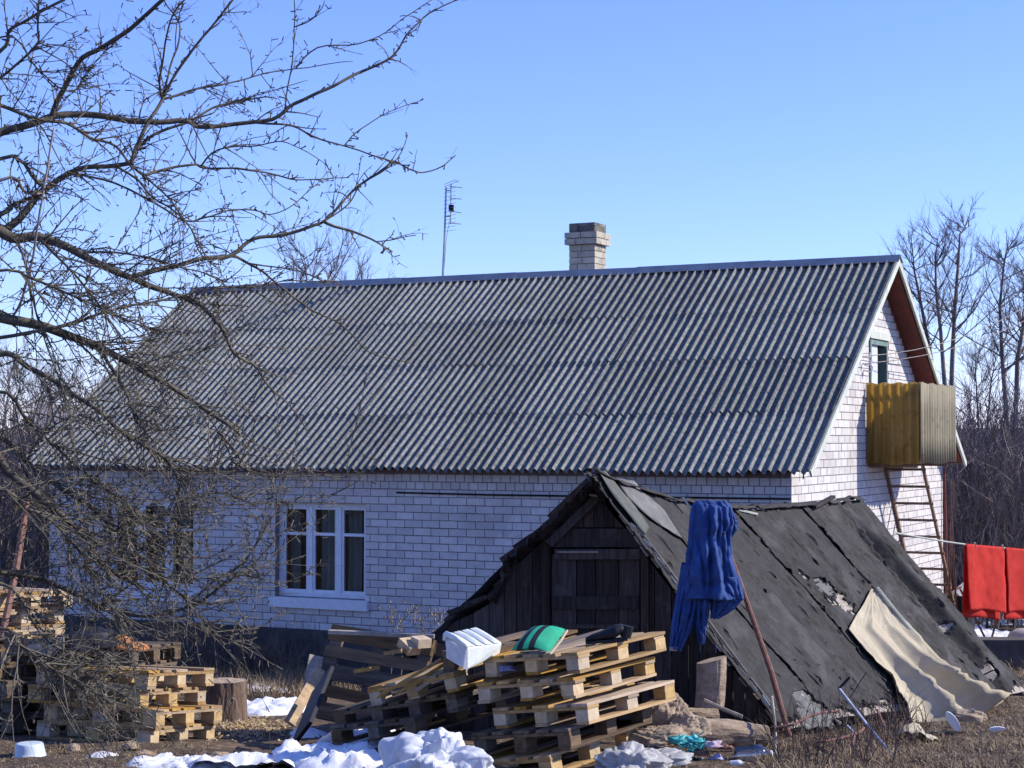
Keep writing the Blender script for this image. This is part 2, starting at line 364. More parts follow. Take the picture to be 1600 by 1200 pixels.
# gable brickwork (too small to pick apart)
gb = MB(); c = 0; z = PZ+.006
while z+bh < zt(WD/2)-.1:
    y = -.006-(.131 if c % 2 else 0)
    while y < WD:
        y0, y1 = max(y, -.006), min(y+bl, WD)
        lim = lambda yy: zt(yy) > z+bh+.005
        while y0 < y1 and not lim(y0): y0 += .02
        while y1 > y0 and not lim(y1): y1 -= .02
        if y1-y0 > .03:
            if not (z+bh > dz0-.02 and z < dz1+.02 and y1 > dy0-.04 and y0 < dy1+.04):
                j = .005+random.random()*.004; gb.box((-.01, y0, z), (j, y1, z+bh))
            else:
                if y0 < dy0-.1: gb.box((-.01, y0, z), (.006, min(y1, dy0-.05), z+bh))
                if y1 > dy1+.1: gb.box((-.01, max(y0, dy1+.05), z), (.006, y1, z+bh))
        y += bl+mt
    c += 1; z += .1
tag(gb.build('brickwork', m_brick, gable), kind='stuff')
# cable along the front wall and a lintel strip
q = MB(); q.tube([(-5.35, -.02, 2.475), (-4, -.03, 2.465), (-2, -.03, 2.47), (0, -.02, 2.475)], .012, 5); q.build('cable', m_black, house)
# --- windows
def window(x0, x1):
    wroot = MB(); y0, y1 = .10, .17; t = .06
    wroot.box((x0, y0, wz0), (x0+t, y1, wz1)); wroot.box((x1-t, y0, wz0), (x1, y1, wz1))
    wroot.box((x0+t, y0, wz0), (x1-t, y1, wz0+t)); wroot.box((x0+t, y0, wz1-t), (x1-t, y1, wz1))
    W = x1-x0; mull = [x0+W*.345, x0+W*.665]
    for mx in mull: wroot.box((mx-.035, y0, wz0+t), (mx+.035, y1, wz1-t))
    o = wroot.build('window', m_white, house)
    if x0 < -9: o['label'] = 'left window with three tall sashes behind the branches'
    else: o['label'] = 'right window with three tall sashes and curtains'
    e = [x0+t]+sum([[mx-.035, mx+.035] for mx in mull], [])+[x1-t]
    for i in range(3):
        a, b = e[2*i], e[2*i+1]; s = .035; tz = wz0+(wz1-wz0)*.665
        f = MB(); f.box((a, .115, wz0+t), (a+s, .155, wz1-t)); f.box((b-s, .115, wz0+t), (b, .155, wz1-t))
        f.box((a+s, .115, wz0+t), (b-s, .155, wz0+t+s)); f.box((a+s, .115, wz1-t-s), (b-s, .155, wz1-t)); f.box((a+s, .112, tz-.02), (b-s, .155, tz+.02))
        f.build('sash', m_white, o)
        for (za, zb) in ((wz0+t+s, tz-.02), (tz+.02, wz1-t-s)):
            gq = MB(); gq.box((a+s, .132, za), (b-s, .136, zb)); gq.build('pane', m_glass, o)
    def cur(xa, xb, ph):
        k = MB()
        k.grid(lambda p, q: (lerp(xa, xb, p), .32+.035*math.sin(p*(xb-xa)*60+ph)+.02*math.sin(q*3), lerp(wz0+.05, wz1, q)), 40, 6)
        k.build('curtain', m_curtain, o, smooth=True)
    cur(x0+.03, x0+.17, 0); cur(x0+W*.36, x0+W*.53, 2); cur(x0+W*.68, x0+W*.82, 4)
    s = MB(); s.box((x0-.06, -.07, wz0-.14), (x1+.06, .10, wz0-.005)); s.build('sill', m_white, o)
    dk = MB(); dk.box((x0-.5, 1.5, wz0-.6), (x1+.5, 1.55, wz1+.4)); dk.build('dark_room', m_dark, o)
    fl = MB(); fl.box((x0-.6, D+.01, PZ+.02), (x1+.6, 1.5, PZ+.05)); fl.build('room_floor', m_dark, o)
    return o
for a, b in win: window(a, b)
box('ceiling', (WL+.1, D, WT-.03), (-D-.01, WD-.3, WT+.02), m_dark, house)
# --- roof
slope_len = math.hypot(HW, RH); ncol, nrow = 14, 4; cw = (X1-X0)/ncol; pitch = cw/7
yc = WD/2
def slope_pt(x, s, hgt, back=False):    # s from ridge down
    y = s*math.cos(RP); z = -s*math.sin(RP); nyy, nzz = math.sin(RP), math.cos(RP)
    yy = y+nyy*hgt; zz = z+nzz*hgt
    return (x, yc+yy if back else yc-yy, EZ+RH+zz)
def sheet_mesh(wv, length):
    q = MB(); n = wv*12; A = .034; t = .007; rows = 3
    hh = lambda i: A*math.cos(2*math.pi*i/12)
    for side in (0, 1):
        for i in range(n+1):
            for j in range(rows+1): q.v.append((i/12*pitch, -length*j/rows, hh(i)-(t if side else 0)))
    m = (n+1)*(rows+1)
    for i in range(n):
        for j in range(rows):
            a = i*(rows+1)+j; q.f.append((a, a+1, a+rows+2, a+rows+1)); b = a+m; q.f.append((b, b+rows+1, b+rows+2, b+1))
    for y in (0, -length):              # rims with vertices of their own
        k = len(q.v)
        for i in range(n+1): q.v += [(i/12*pitch, y, hh(i)), (i/12*pitch, y, hh(i)-t)]
        for i in range(n): q.f.append((k+2*i, k+2*i+1, k+2*i+3, k+2*i+2))
    for i in (0, n):
        k = len(q.v); q.v += [(i/12*pitch, 0, hh(i)), (i/12*pitch, -length, hh(i)), (i/12*pitch, -length, hh(i)-t), (i/12*pitch, 0, hh(i)-t)]; q.f.append((k, k+1, k+2, k+3))
    me = bpy.data.meshes.new('roof_sheet'); me.from_pydata(q.v, [], q.f); me.materials.append(m_slate); me.polygons.foreach_set('use_smooth', [True]*len(me.polygons)); return me
roof = MB()
th = .02
def deck(back):
    pts = [slope_pt(X0+.05, .02, -.05, back), slope_pt(X1-.03, .02, -.05, back), slope_pt(X1-.03, slope_len-.06, -.05, back), slope_pt(X0+.05, slope_len-.06, -.05, back)]
    up = Vector((0, (1 if back else -1)*math.sin(RP), math.cos(RP)))*.02
    roof.prism(pts, up)
deck(False); deck(True)
roofo = roof.build('roof', m_soffit, house)
ex = slope_len/nrow; sm = sheet_mesh(8, ex+.13); sm8 = sheet_mesh(7, ex+.13)
for r in range(nrow):
    for cidx in range(ncol):
        me = sm if cidx < ncol-1 else sm8
        o = bpy.data.objects.new('roof_sheet', me); s0 = r*ex-.06 if r else .0
        x = X0+cidx*cw; lift = .004+.010*0+.006*(cidx % 2)
        tilt = math.atan2(.016, ex)
        # local +y of sheet points up-slope; origin at upper edge
        o.location = slope_pt(x+random.uniform(-.009, .009), s0+random.uniform(-.022, .022), .008+lift)
        o.rotation_euler = (RP-tilt*0+R(.55)-R(1.1), random.uniform(-.004, .004), random.uniform(-.005, .005))
        o.rotation_euler.x = RP-math.atan2(.010, ex)
        link(o, roofo)
q = MB()
for rw in range(nrow):
    for cn in range(int(7*ncol)):
        if cn % 3 == 1:
            x_ = X0+cn*pitch
            for ss in (.12, .62):
                p = slope_pt(x_+random.uniform(-.01, .01), rw*ex+ex*ss+random.uniform(-.02, .02), .062); q.tube([p, slope_pt(x_, rw*ex+ex*ss, .072)], .009, 5)
tag(q.build('roof_nails', m_rust, roofo), kind='stuff')
# rear slope, never seen from here: one corrugated piece
q = MB(); n = int(7*ncol*6)
for i in range(n+1):
    for s in (0, slope_len+.04): q.v.append(slope_pt(X0+i/6*pitch, s, .02+.025*math.cos(2*math.pi*i/6), True))
q.f = [(2*i, 2*i+1, 2*i+3, 2*i+2) for i in range(n)]; q.build('rear_roof_sheets', m_slate, roofo, smooth=True, solid=.007)
# ridge flashing in lengths
x = X0-.02
while x < X1:
    L = min(2.0, X1+.02-x); q = MB(); dz = random.uniform(0, .010); wd = .125
    a = [slope_pt(x, wd, .04+dz), slope_pt(x, 0, .075+dz), slope_pt(x, wd, .04+dz, True)]
    pr = [Vector((x, p[1], p[2])) for p in a]+[Vector((x, p[1], p[2]-.006)) for p in a[::-1]]
    q.prism(pr, (L+.03, 0, random.uniform(-.008, .008))); o = q.build('ridge_flashing', m_ridge, roofo); x += L
# barge boards
for back in (False, True):
    q = MB()
    pts = [slope_pt(X1, -.0, .02, back), slope_pt(X1, slope_len+.02, .02, back), slope_pt(X1, slope_len+.02, -.065, back), slope_pt(X1, .0, -.065, back)]
    pts[0] = (X1, yc, EZ+RH+.03); pts[3] = (X1, yc, EZ+RH-.08)
    q.prism(pts, (.028, 0, 0)); q.build('barge_board', m_barge, roofo)
# rafter tail boxing at the front gable corner: two loose grey wires hanging beside the verge
q = MB(); q.tube([(.29, .35, 3.05), (.12, .30, 2.95), (.05, .33, 2.85), (.04, .34, 2.7)], .01, 5); q.tube([(.28, .9, 3.45), (.2, .6, 3.2), (.06, .42, 2.95)], .008, 5); q.build('cable', m_black, house)
# --- attic door and frame
q = MB(); q.box((-.12, dy0, dz0), (.02, dy0+.06, dz1)); q.box((-.12, dy1-.06, dz0), (.02, dy1, dz1)); q.box((-.12, dy0+.06, dz1-.06), (.02, dy1-.06, dz1))
df = q.build('attic_door', m_doorframe, house)
q = MB(); q.box((-.06, dy0+.06, dz0), (-.02, dy0+.50, dz1-.06)); q.build('door_leaf', m_door, df)
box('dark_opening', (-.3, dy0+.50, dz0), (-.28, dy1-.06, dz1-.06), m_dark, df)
q = MB(); q.box((-.01, dy0-.02, dz1+.02), (.03, dy1+.1, dz1+.12)); q.build('lintel', m_barge, df)
q = MB(); q.box((-.015, dy0+.44, 3.6), (.02, dy0+.47, 3.72)); q.build('handle', m_metal, df)
# --- balcony
by0, by1, bx, bz0, bz1 = 3.24, 5.25, .72, 2.87, 3.92
balc = MB(); balc.box((0.01, by0+.03, bz0), (bx-.03, by1-.03, bz0+.05))
for (x, y) in ((bx-.07, by0+.07), (bx-.07, by1-.07)): balc.box((x-.02, y-.02, bz0+.05), (x+.02, y+.02, bz1-.06))
balc.box((.02, by0+.05, bz1-.16), (bx-.05, by0+.08, bz1-.12)); balc.box((bx-.08, by0+.09, bz1-.16), (bx-.05, by1-.09, bz1-.12))
bo = balc.build('balcony', m_ladder, house)
def wavepanel(p0, p1, nrm, nw, m, nm, z0, z1):
    q = MB(); n = nw*10; p0 = Vector(p0); p1 = Vector(p1); nrm = Vector(nrm)
    q.grid(lambda a, b: p0.lerp(p1, a)+nrm*.022*math.cos(2*math.pi*nw*a)+Vector((0, 0, lerp(z0+.012*math.sin(a*9), z1+.01*math.sin(a*23), b))), n, 3)
    return q.build(nm, m, bo, smooth=True, solid=.006)
wavepanel((.02, by0, 0), (bx, by0, 0), (0, -1, 0), 6, m_wave_y, 'side_panel', bz0-.03, bz1)
wavepanel((bx+.01, by0-.02, 0), (bx+.01, by1, 0), (1, 0, 0), 14, m_wave_g, 'front_panel', bz0-.03, bz1)
wavepanel((.02, by1, 0), (bx, by1, 0), (0, 1, 0), 6, m_wave_y, 'side_panel', bz0-.03, bz1)
for y in (by0+.15, by1-.15):
    q = MB(); q.box((.005, y-.03, bz0-.08), (bx-.06, y+.03, bz0-.002)); q.build('bracket', m_ladder, bo)
# --- chimney
cx0 = None
def chimney():
    # found from the photograph: near faces at local y just behind the ridge
    root_loc = None
    r = ray(912, 425); pn = vv
    p0 = HL(0, yc+1.3, 0); t = (p0-CAM).dot(pn)/r.dot(pn); p = CAM+r*t; lx = (p-O).dot(uu)
    s = .44; lx -= .03; x0, x1 = lx-s/2, lx+s/2; y0, y1 = yc+1.3, yc+1.3+.44; zb, ztop = EZ+RH-1.3, EZ+RH+.87
    ch = box('chimney', (x0+.01, y0+.01, zb), (x1-.01, y1-.01, ztop), m_mortar, roofo)
    z = zb+.3; k = 0
    while z < ztop-.02:
        rel = (z-(ztop-.33))/.33; e = 0.0; mm = m_chim
        if ztop-.32 < z < ztop-.12: e = .055
        if z >= ztop-.12: mm = m_soot
        xa, xb, ya, yb = x0-e, x1+e, y0-e, y1+e; h_ = .088
        W = xb-xa; off = .5 if k % 2 else .33
        for (a, b) in ((xa, xa+W*off-.006), (xa+W*off+.006, xb)):
            q = MB(); q.box((a, ya, z), (b, ya+.08, z+h_)); q.build('brick', mm, ch)
        V = yb-ya-.08
        for (a, b) in ((ya+.083, ya+.08+V*(1-off)-.006), (ya+.08+V*(1-off)+.006, yb)):
            q = MB(); q.box((xb-.08, a, z), (xb-.001, b, z+h_)); q.build('brick', mm, ch)
        q = MB(); q.box((xa+.001, ya+.083, z), (xa+.08, yb, z+h_)); q.box((xa+.083, yb-.08, z), (xb-.083, yb-.001, z+h_)); tag(q.build('brickwork', mm, ch), kind='stuff')
        z += .1; k += 1
    q = MB(); q.box((x0-.0, y0+.0, z-.01), (x1, y1, z+.035)); o = q.build('chimney_cap', m_soot, ch)
chimney()

# --- TV antenna on the roof (a thing of its own)
def antenna():
    r = ray(691.5, 437); p0 = HL(0, yc+.5, 0); t = (p0-CAM).dot(vv)/r.dot(vv); b = CAM+r*t
    Y = b.y; an = empty('tv_antenna', b, 'tall thin television aerial mast with stacked crossbars behind the roof ridge', 'antenna')
    L = lambda px, py, dy=0: P(px, py, Y+dy)-b
    q = MB(); q.tube([Vector((0, 0, -.4)), L(692, 430), L(695, 360), L(697, 293)], [.022, .02, .017, .015], 6); q.build('mast', m_metal, an)
    q = MB(); q.tube([L(705, 288), L(704, 350)], .011, 5); q.tube([L(697, 298), L(706, 298)], .009, 4); q.tube([L(696, 338), L(704, 338)], .009, 4); q.build('boom', m_metal, an)
    for (x0, x1, y) in ((704, 722, 292), (704, 721, 310), (704, 720, 331), (703, 720, 349)):
        q = MB(); q.tube([L(x0-2, y-1, -.1), L(x1, y+1, .3)], .008, 4); q.build('crossbar', m_metal, an)
    for i in range(12):
        y = 296+i*6; q = MB(); q.tube([L(693, y, .15), L(712, y-3, -.2)], .0035, 3); q.build('director_rod', m_metal, an)
    for (a, bb) in (((695, 288), (711, 281)), ((695, 292), (717, 282)), ((711, 281), (717, 286)), ((695, 288), (697, 294))):
        q = MB(); q.tube([L(*a), L(*bb)], .0045, 3); q.build('loop_rod', m_metal, an)
    q = MB(); q.box(L(704, 325)-Vector((.03, .03, .05)), L(704, 325)+Vector((.05, .03, .05))); q.build('junction_box', m_black, an)
    q = MB(); q.tube([L(704, 340), L(699, 362), L(697, 375), L(694, 420)], .004, 3); q.build('cable', m_black, an)
antenna()
# wires and insulators
q = HL(.02, 3.15, 4.28)
pole_top = P(1760, 372, 33)
up_ = empty('utility_pole', (pole_top.x, pole_top.y, 0), 'wooden utility pole beyond the right edge carrying the two house wires', 'pole')
b = MB(); b.tube([(0, 0, -.2), (0, 0, pole_top.z+.4)], [.13, .09], 10); b.build('post', m_greywood, up_)
b = MB(); b.bar((-.4, 0, pole_top.z), (.4, 0, pole_top.z), .08, .08); b.build('crossarm', m_greywood, up_)
for k in range(2):
    a = q+Vector((0, 0, -.10*k)); c = pole_top+Vector((-.3+.6*k, 0, .06))
    wi = MB(); wi.tube([a.lerp(c, t)-Vector((0, 0, .5*4*t*(1-t))) for t in np.linspace(0, 1, 14)], .006, 4)
    tag(wi.build('wire', m_barpale), ['upper', 'lower'][k]+' of the two thin wires running from the gable insulators to the right', 'wire', 'power wires at the gable')
for k in range(3):
    b = MB(); z = 4.27-.09*k; b.tube([(.0, 3.02+.06*k, z), (.12, 3.02+.06*k, z-.02), (.12, 3.02+.06*k, z+.05)], [.012, .012, .025], 6); b.build('insulator', m_white, house)
# drainpipe at the rear corner
b = MB(); b.tube([(.05, WD-.06, 2.7), (.07, WD-.05, 1.5), (.06, WD-.05, .1)], .02, 8); b.build('drainpipe', m_soffit, house)

# --- ladder
def ladder():
    base = HL(.1, 6.7, 0); t = empty('ladder', base, 'brown wooden ladder leaning under the yellow balcony beside the white gable', 'ladder')
    a0 = HL(.03, 4.1, 2.84)-base; a1 = HL(.03, 6.55, -.05)-base; off = uu*.52
    for k in range(2):
        q = MB(); q.bar(a0+off*k, a1+off*k*1.05, .036, .05); q.build('rail', m_ladder, t)
    for i in range(12):
        f = (i+.35)/12; p = a0.lerp(a1, f); q = MB(); q.bar(p-uu*.03, p+off*(1+.05*f)+uu*.03, .03, .035); q.build('rung', m_ladder, t)
ladder()

# ------------------------------------------------------------------ root cellar (tar-felted shed)
PF, PB, BF, BB = P(925, 741, 15), P(1337, 784, 19.2), P(1230, 1142, 14.7), P(1600, 1087, 18.9)
shed = empty('root_cellar', (PF.x, PF.y, gz(PF.y)), 'low A-frame root cellar of dark planks covered in torn black roofing felt', 'shed')
SO = shed.location.copy()
def S(u, v, h=0):
    rd = PF.lerp(PB, u); bd = BF.lerp(BB, u)
    p = rd.lerp(bd, v)
    sag = -.20*math.sin(math.pi*min(1, max(0, u))**.75)*(1-v)**1.0 + .05*fbm(u*3.2, v*2.2, 3)*(.3+v)
    ex_ = (BB-BF).lerp(PB-PF, .5).normalized(); n = ex_.cross((BF-PF).normalized()).normalized()
    if n.z < 0: n = -n
    # long hollow and raised lip along the rear third, shaped to cast a dark band
    lip = .09*math.exp(-((u-(.912+.03*v))/.016)**2)*min(1, v*5)*min(1, (1.02-v)*4)
    dip = -.06*math.exp(-((u-(.875+.03*v))/.017)**2)*min(1, v*4)
    return p+Vector((0, 0, sag))+n*(h+lip+dip)
_us = np.linspace(-.02, 1.02, 70); _vs = np.linspace(-.02, 1.04, 70)
_pp = [[proj(S(a, b)) for b in _vs] for a in _us]; _pp = np.array(_pp)
def uv(px, py):
    d = (_pp[..., 0]-px)**2+(_pp[..., 1]-py)**2; i, j = np.unravel_index(d.argmin(), d.shape)
    a, b = _us[i], _vs[j]; st = .01
    for _ in range(12):
        best = None
        for da in (-st, 0, st):
            for db in (-st, 0, st):
                q = proj(S(a+da, b+db)); e = (q[0]-px)**2+(q[1]-py)**2
                if best is None or e < best[0]: best = (e, a+da, b+db)
        a, b = best[1], best[2]; st *= .7
    return a, b
tears = []   # photo ellipses where the felt is gone
for (px, py, w_, h_) in [(1283, 918, .035, .045), (1312, 945, .04, .05), (1335, 965, .02, .03), (1252, 902, .018, .03), (1505, 1072, .05, .05), (1543, 1048, .03, .045), (1468, 985, .02, .03), (1275, 1118, .06, .06), (1252, 1095, .04, .04), (1530, 1085, .04, .03), (1190, 800, .03, .012), (1595, 1060, .01, .05), (1385, 1100, .03, .03), (1300, 1128, .05, .03)]:
    a, b = uv(px, py); tears.append((a, b, w_, h_, px))
def torn(a, b):
    for (ta, tb, w_, h_, s_) in tears:
        if ((a-ta)/w_)**2+((b-tb)/h_)**2+1.1*fbm(a*45, b*40, s_) < .75: return True
    return b > .965+.05*fbm(a*22, 3, 1)+.02*fbm(a*80, 1, 2)
edges = [-.012, .155, .31, .47, .60, .745, .885, 1.012]
wob = lambda k, b: .006*fbm(b*6, k*5.3, 1)+.003*fbm(b*30, k*2.1, 8)
for k in range(7):
    q = MB(); e0, e1 = edges[k]-.012, edges[k+1]+.012
    def fn(a, b, k=k, e0=e0, e1=e1):
        b2 = b*1.03; u_ = lerp(e0+wob(k, b), e1+wob(k+50, b), a)
        edge = min(a, 1-a); curl = .016*math.exp(-edge/.05)*(.4+max(0, fbm(b*7, k*3.7, a > .5)))
        h_ = .022+.009*(k % 2)+curl+.010*fbm(u_*28, b*5, k)+.006*fbm(u_*10, b*26, k+9)
        wr = fbm(u_*16, b*2.6, 31+k); h_ += .026*max(0, .05-abs(wr))/.05*(1 if k > 1 else .5); wr = fbm(u_*26+9, b*4.1, 57+k); h_ += .014*max(0, .04-abs(wr))/.04
        return S(u_, b2, h_)-SO
    def kp(a, b, k=k, e0=e0, e1=e1): return not torn(lerp(e0, e1, a), b*1.03)
    q.grid(fn, 44, 130, keep=kp); q.build('felt_strip', m_felt, shed, smooth=True, solid=.006)
# boards under the felt
nb = 24
for i in range(nb):
    v0, v1 = i/nb, (i+1)/nb-.006; q = MB(); e0 = -.012+.012*random.uniform(-1, 1); e1 = 1.01+.012*random.uniform(-1, 1)
    lift = random.uniform(-.004, .004)
    q.grid(lambda a, b: S(lerp(e0, e1, a), lerp(v0, v1, b), -.006+lift)-SO, 60, 1); q.build('roof_board', m_greywood, shed, solid=.018)
# wrinkled pale pieces in the holes
for (a, b, w_, h_, s_) in tears[:3]+tears[7:9]+tears[10:11]:
    q = MB(); q.grid(lambda x, y: S(a+(x-.5)*w_*2.1, b+(y-.5)*h_*2.1, .012+.02*fbm(x*3, y*5, s_))-SO, 10, 12, keep=lambda x, y: (2*x-1)**2+(2*y-1)**2+.8*fbm(x*5, y*5, s_) < .95)
    q.build('torn_underlay', m_felt2 if s_ < 1300 else m_greywood, shed, smooth=True, solid=.004)
# greenish and pale felt pieces near the front peak
def patch(pts, m, name, hgt, n=8, sd_=0):
    L_ = [uv(*p) for p in pts[0]]; R_ = [uv(*p) for p in pts[1]]; q = MB()
    def fn(a, b):
        l = poly(L_, b); r_ = poly(R_, b); x = lerp(l[0], r_[0], a); y = lerp(l[1], r_[1], a)
        return S(x, y, hgt+.008*fbm(a*4, b*4, sd_))-SO
    q.grid(fn, n, 16); return q.build(name, m, shed, smooth=True, solid=.005)
patch(([(926, 742), (948, 778), (975, 812), (1000, 842)], [(938, 742), (962, 772), (985, 798), (1006, 830)]), m_feltg, 'felt_patch', .062, 5, 1)
patch(([(955, 752), (975, 783), (1010, 815), (1052, 842)], [(985, 757), (1000, 775), (1030, 800), (1060, 846)]), m_felt2, 'felt_patch', .05, 6, 2)
# pale slat scraps nailed at the verge
rk = lambda t, s, d: (S(0, t, .03)+(BF-PF).normalized().cross((BB-BF).normalized())*0+Vector((s, d, 0))-SO)
for (t0, t1, wd) in [(.22, .43, .035), (.56, .78, .035), (.80, .93, .03)]:
    q = MB(); q.bar(rk(t0, 0, -.03), rk(t1, .0, -.03), .02, wd*.5); q.build('verge_batten', m_greywood, shed)
for i in range(26):
    t = random.choice([random.uniform(.2, .42), random.uniform(.56, .74), random.uniform(.2, .95)]); q = MB(); p = rk(t, -.035, -.05); s_ = random.uniform(.012, .03)
    d = (BF-PF).normalized(); q.bar(p, p+d*random.uniform(.04, .11)+Vector((random.uniform(-.02, .02), 0, 0)), s_*.5, s_); q.build('splinter', m_barge if i % 2 else m_greywood, shed)
# ridge: rolled felt, broken boards
q = MB(); q.grid(lambda a, b: S(a*1.02-.01, .0, .03)+Vector((-.07+.14*b, 0, .035*math.sin(math.pi*b)+.02*fbm(a*30, b*2, 4)))-SO, 70, 5, keep=lambda a, b: fbm(a*25, b*3, 7) > -.35)
q.build('ridge_felt', m_felt, shed, smooth=True, solid=.006)
q = MB(); a = P(1272, 792, 18.2)-SO; q.bar(a, P(1302, 776, 18.6)-SO, .05, .03); q.build('broken_board', m_oldwood, shed)
q = MB(); q.bar(P(1148, 796, 17)-SO, P(1178, 803, 17.2)-SO, .10, .02); q.build('broken_board', m_barge, shed)
q = MB(); q.bar(P(1067, 777, 16)-SO, P(1079, 794, 16)-SO, .02, .02); q.build('broken_board', m_barge, shed)
# left slope: lapped boards whose ends step down the gable
LB = Vector((-1.15, 15.65, gz(15.65)+.45))
wd_ = (PB-PF)*.95
lp = [(918, 752), (868, 806), (836, 838), (792, 874), (790, 902), (766, 934), (714, 958), (690, 985), (640, 1022)]
lw = [P(x, y, lerp(15.0, 15.75, (925-x)/285)) for x, y in lp]
for i in range(len(lw)-1):
    for jj in range(2):
        a = lw[i].lerp(lw[i+1], jj*.5); b = lw[i].lerp(lw[i+1], jj*.5+.62); wl = wd_*(1 if i > 3 else .10); off = Vector((random.uniform(-.03, .03), random.uniform(-.14, -.02), 0)); n = Vector((-.6, 0, .8))*.035
        q = MB(); q.hexa([x-SO for x in (a+off, b+off, b+wl, a+wl, a+off+n, b+off+n*1.5, b+wl+n, a+wl+n)]); q.build('side_roof_board', m_oldwood, shed)
q = MB(); q.grid(lambda a, b: S(a, 0, .0).lerp(Vector((lw[-1]+wd_*a).to_tuple()), b)+Vector((0, 0, -.03+.02*fbm(a*9, b*5, 2)))-SO, 40, 20); q.build('side_felt', m_felt, shed, smooth=True, solid=.01)
q = MB(); rr_ = random.Random(3)
for i in range(170):                    # little lifted shreds and slits of felt
    a = rr_.uniform(.01, .99); b = rr_.uniform(.03, .95)
    if fbm(a*6, b*3, 77) < -.05 and b < .7: continue
    l = rr_.uniform(.02, .085); w2 = rr_.uniform(.0008, .0022); da = rr_.uniform(-.003, .003); hh_ = rr_.uniform(.012, .026)
    n0 = len(q.v)
    for k in range(5):
        f = k/4; wv_ = w2*math.sin(math.pi*min(1, .1+f*.9)); q.v += [tuple(S(a+da*f-wv_, b+l*f, .034)-SO), tuple(S(a+da*f+wv_, b+l*f, .034+hh_*math.sin(math.pi*f)*rr_.uniform(.5, 1))-SO)]
    for k in range(4): q.f.append((n0+2*k, n0+2*k+1, n0+2*k+3, n0+2*k+2))
tag(q.build('felt_shreds', m_felt, shed, solid=.002), kind='stuff')
# tarry rags hanging over the step edges
for (x0, y0, x1, y1, Y) in [(926, 742, 905, 775, 14.9), (846, 822, 800, 866, 15.1), (793, 868, 786, 886, 15.2), (790, 895, 772, 930, 15.25), (925, 742, 945, 775, 14.9)]:
    q = MB(); A = P(x0, y0, Y); B = P(x1, y1, Y+.1)
    q.grid(lambda a, b: A.lerp(B, a)+Vector((.03*fbm(a*6, b*4, x0), -.10+.2*b, -.09*b+.06*fbm(a*9, b*5, y0)))-SO, 14, 8); q.build('felt_rag', m_felt, shed, smooth=True, solid=.006)
# gable wall of vertical planks
A0 = BF+Vector((-.03, .10, 0)); A0.z = gz(A0.y); dirL = (Vector((-1.30, 15.70, 0))-Vector((A0.x, A0.y, 0))).normalized(); nF = dirL.cross(Vector((0, 0, 1))).normalized()
if nF.y > 0: nF = -nF
def fp(px, py, out=0):
    p0 = A0+nF*out; r = ray(px, py); t = (p0-CAM).dot(nF)/r.dot(nF); return CAM+r*t
topline = [(640, 1030), (700, 972), (760, 945), (775, 925), (795, 890), (870, 822), (925, 758), (1230, 1150)]
def topy(px):
    for (xa, ya), (xb, yb) in zip(topline, topline[1:]):
        if xa <= px <= xb: return lerp(ya, yb, (px-xa)/(xb-xa))
    return 1150
x = 648
def plank(x0, x1, yb, name='wall_plank', out=0, m=m_oldwood, th_=.024, yt=None):
    c = []
    for px in (x0, x1):
        t = fp(px, (yt if yt else topy(px)+4), out)
        b = t.copy(); b.z = gz(t.y)-.05 if yb is None else fp(px, yb, out).z
        c.append((t, b))
    th2 = nF*(-th_)
    q = MB(); q.hexa([p-SO for p in (c[0][1], c[1][1], c[1][1]+th2, c[0][1]+th2, c[0][0], c[1][0], c[1][0]+th2, c[0][0]+th2)])
    return q.build(name, m, shed)
while x < 1222:
    w_ = random.uniform(17, 27); x1 = min(x+w_-1.2, 1226)
    if x1 > 858 and x < 1004: 
        if x < 857: plank(x, 857, None)
        x = 1004; continue
    plank(x, x1, None, out=random.uniform(-.006, .01)); x += w_
# door, frame, gable boarding over the door
plank(846, 858, None, 'door_post', .05, th_=.07); plank(1001, 1013, None, 'door_post', .05, th_=.07)
plank(862, 1000, 848, 'gable_board', .0); 
door = box('door', (0, 0, 0), (.001, .001, .001), m_oldwood, shed)
def dboard(x0, y0, x1, y1, out, nm, par, m=m_oldwood):
    c = [fp(x0, y1, out), fp(x1, y1, out), fp(x1, y0, out), fp(x0, y0, out)]; th2 = nF*-.03
    q = MB(); q.hexa([p-SO for p in (c[0], c[1], c[1]+th2, c[0]+th2, c[3], c[2], c[2]+th2, c[3]+th2)]); return q.build(nm, m, par)
for (a, b) in ((862, 900), (901.5, 930), (931.5, 966), (967.5, 999)): dboard(a, 866, b, 1125, .012, 'door_plank', door)
dboard(862, 932, 997, 952, .035, 'door_rail', door); dboard(862, 976, 997, 982, .03, 'door_rail', door); dboard(866, 858, 1000, 874, .045, 'door_rail', door)
dboard(870, 861, 935, 864, .062, 'door_rail', door, m_greywood)
dboard(855, 826, 1010, 855, .02, 'gable_board', shed)
q = MB(); q.bar(fp(935, 776, .06)-SO, fp(858, 850, .06)-SO, .05, .07); q.build('gable_brace', m_oldwood, shed)
q = MB(); q.bar(fp(921, 773, .08)-SO, fp(934, 775, .08)-SO, .03, .02); q.build('pale_peg', m_greywood, shed)
for i in range(7):
    px = 880+i*16; 
    if topy(px+8) < 815: plank(px, px+15, 824, 'gable_board', .012)
# back closure and floor so nothing shows through
q = MB(); bl0 = lw[-1]+wd_; q.prism([PB-SO, BB-SO, Vector((bl0.x, bl0.y, BB.z))-SO], (0, -.03, 0)); q.build('rear_wall', m_oldwood, shed)
q = MB(); Lb = lw[-1].copy(); q.prism([Vector((Lb.x, Lb.y+.1, gz(Lb.y)-.05))-SO, (Vector((Lb.x, Lb.y+.1, Lb.z))-SO), (Vector(((Lb+wd_).x, (Lb+wd_).y, Lb.z-.1))-SO), Vector(((Lb+wd_).x, (Lb+wd_).y, gz((Lb+wd_).y)-.05))-SO], (.03, 0, 0)); q.build('side_wall', m_oldwood, shed)

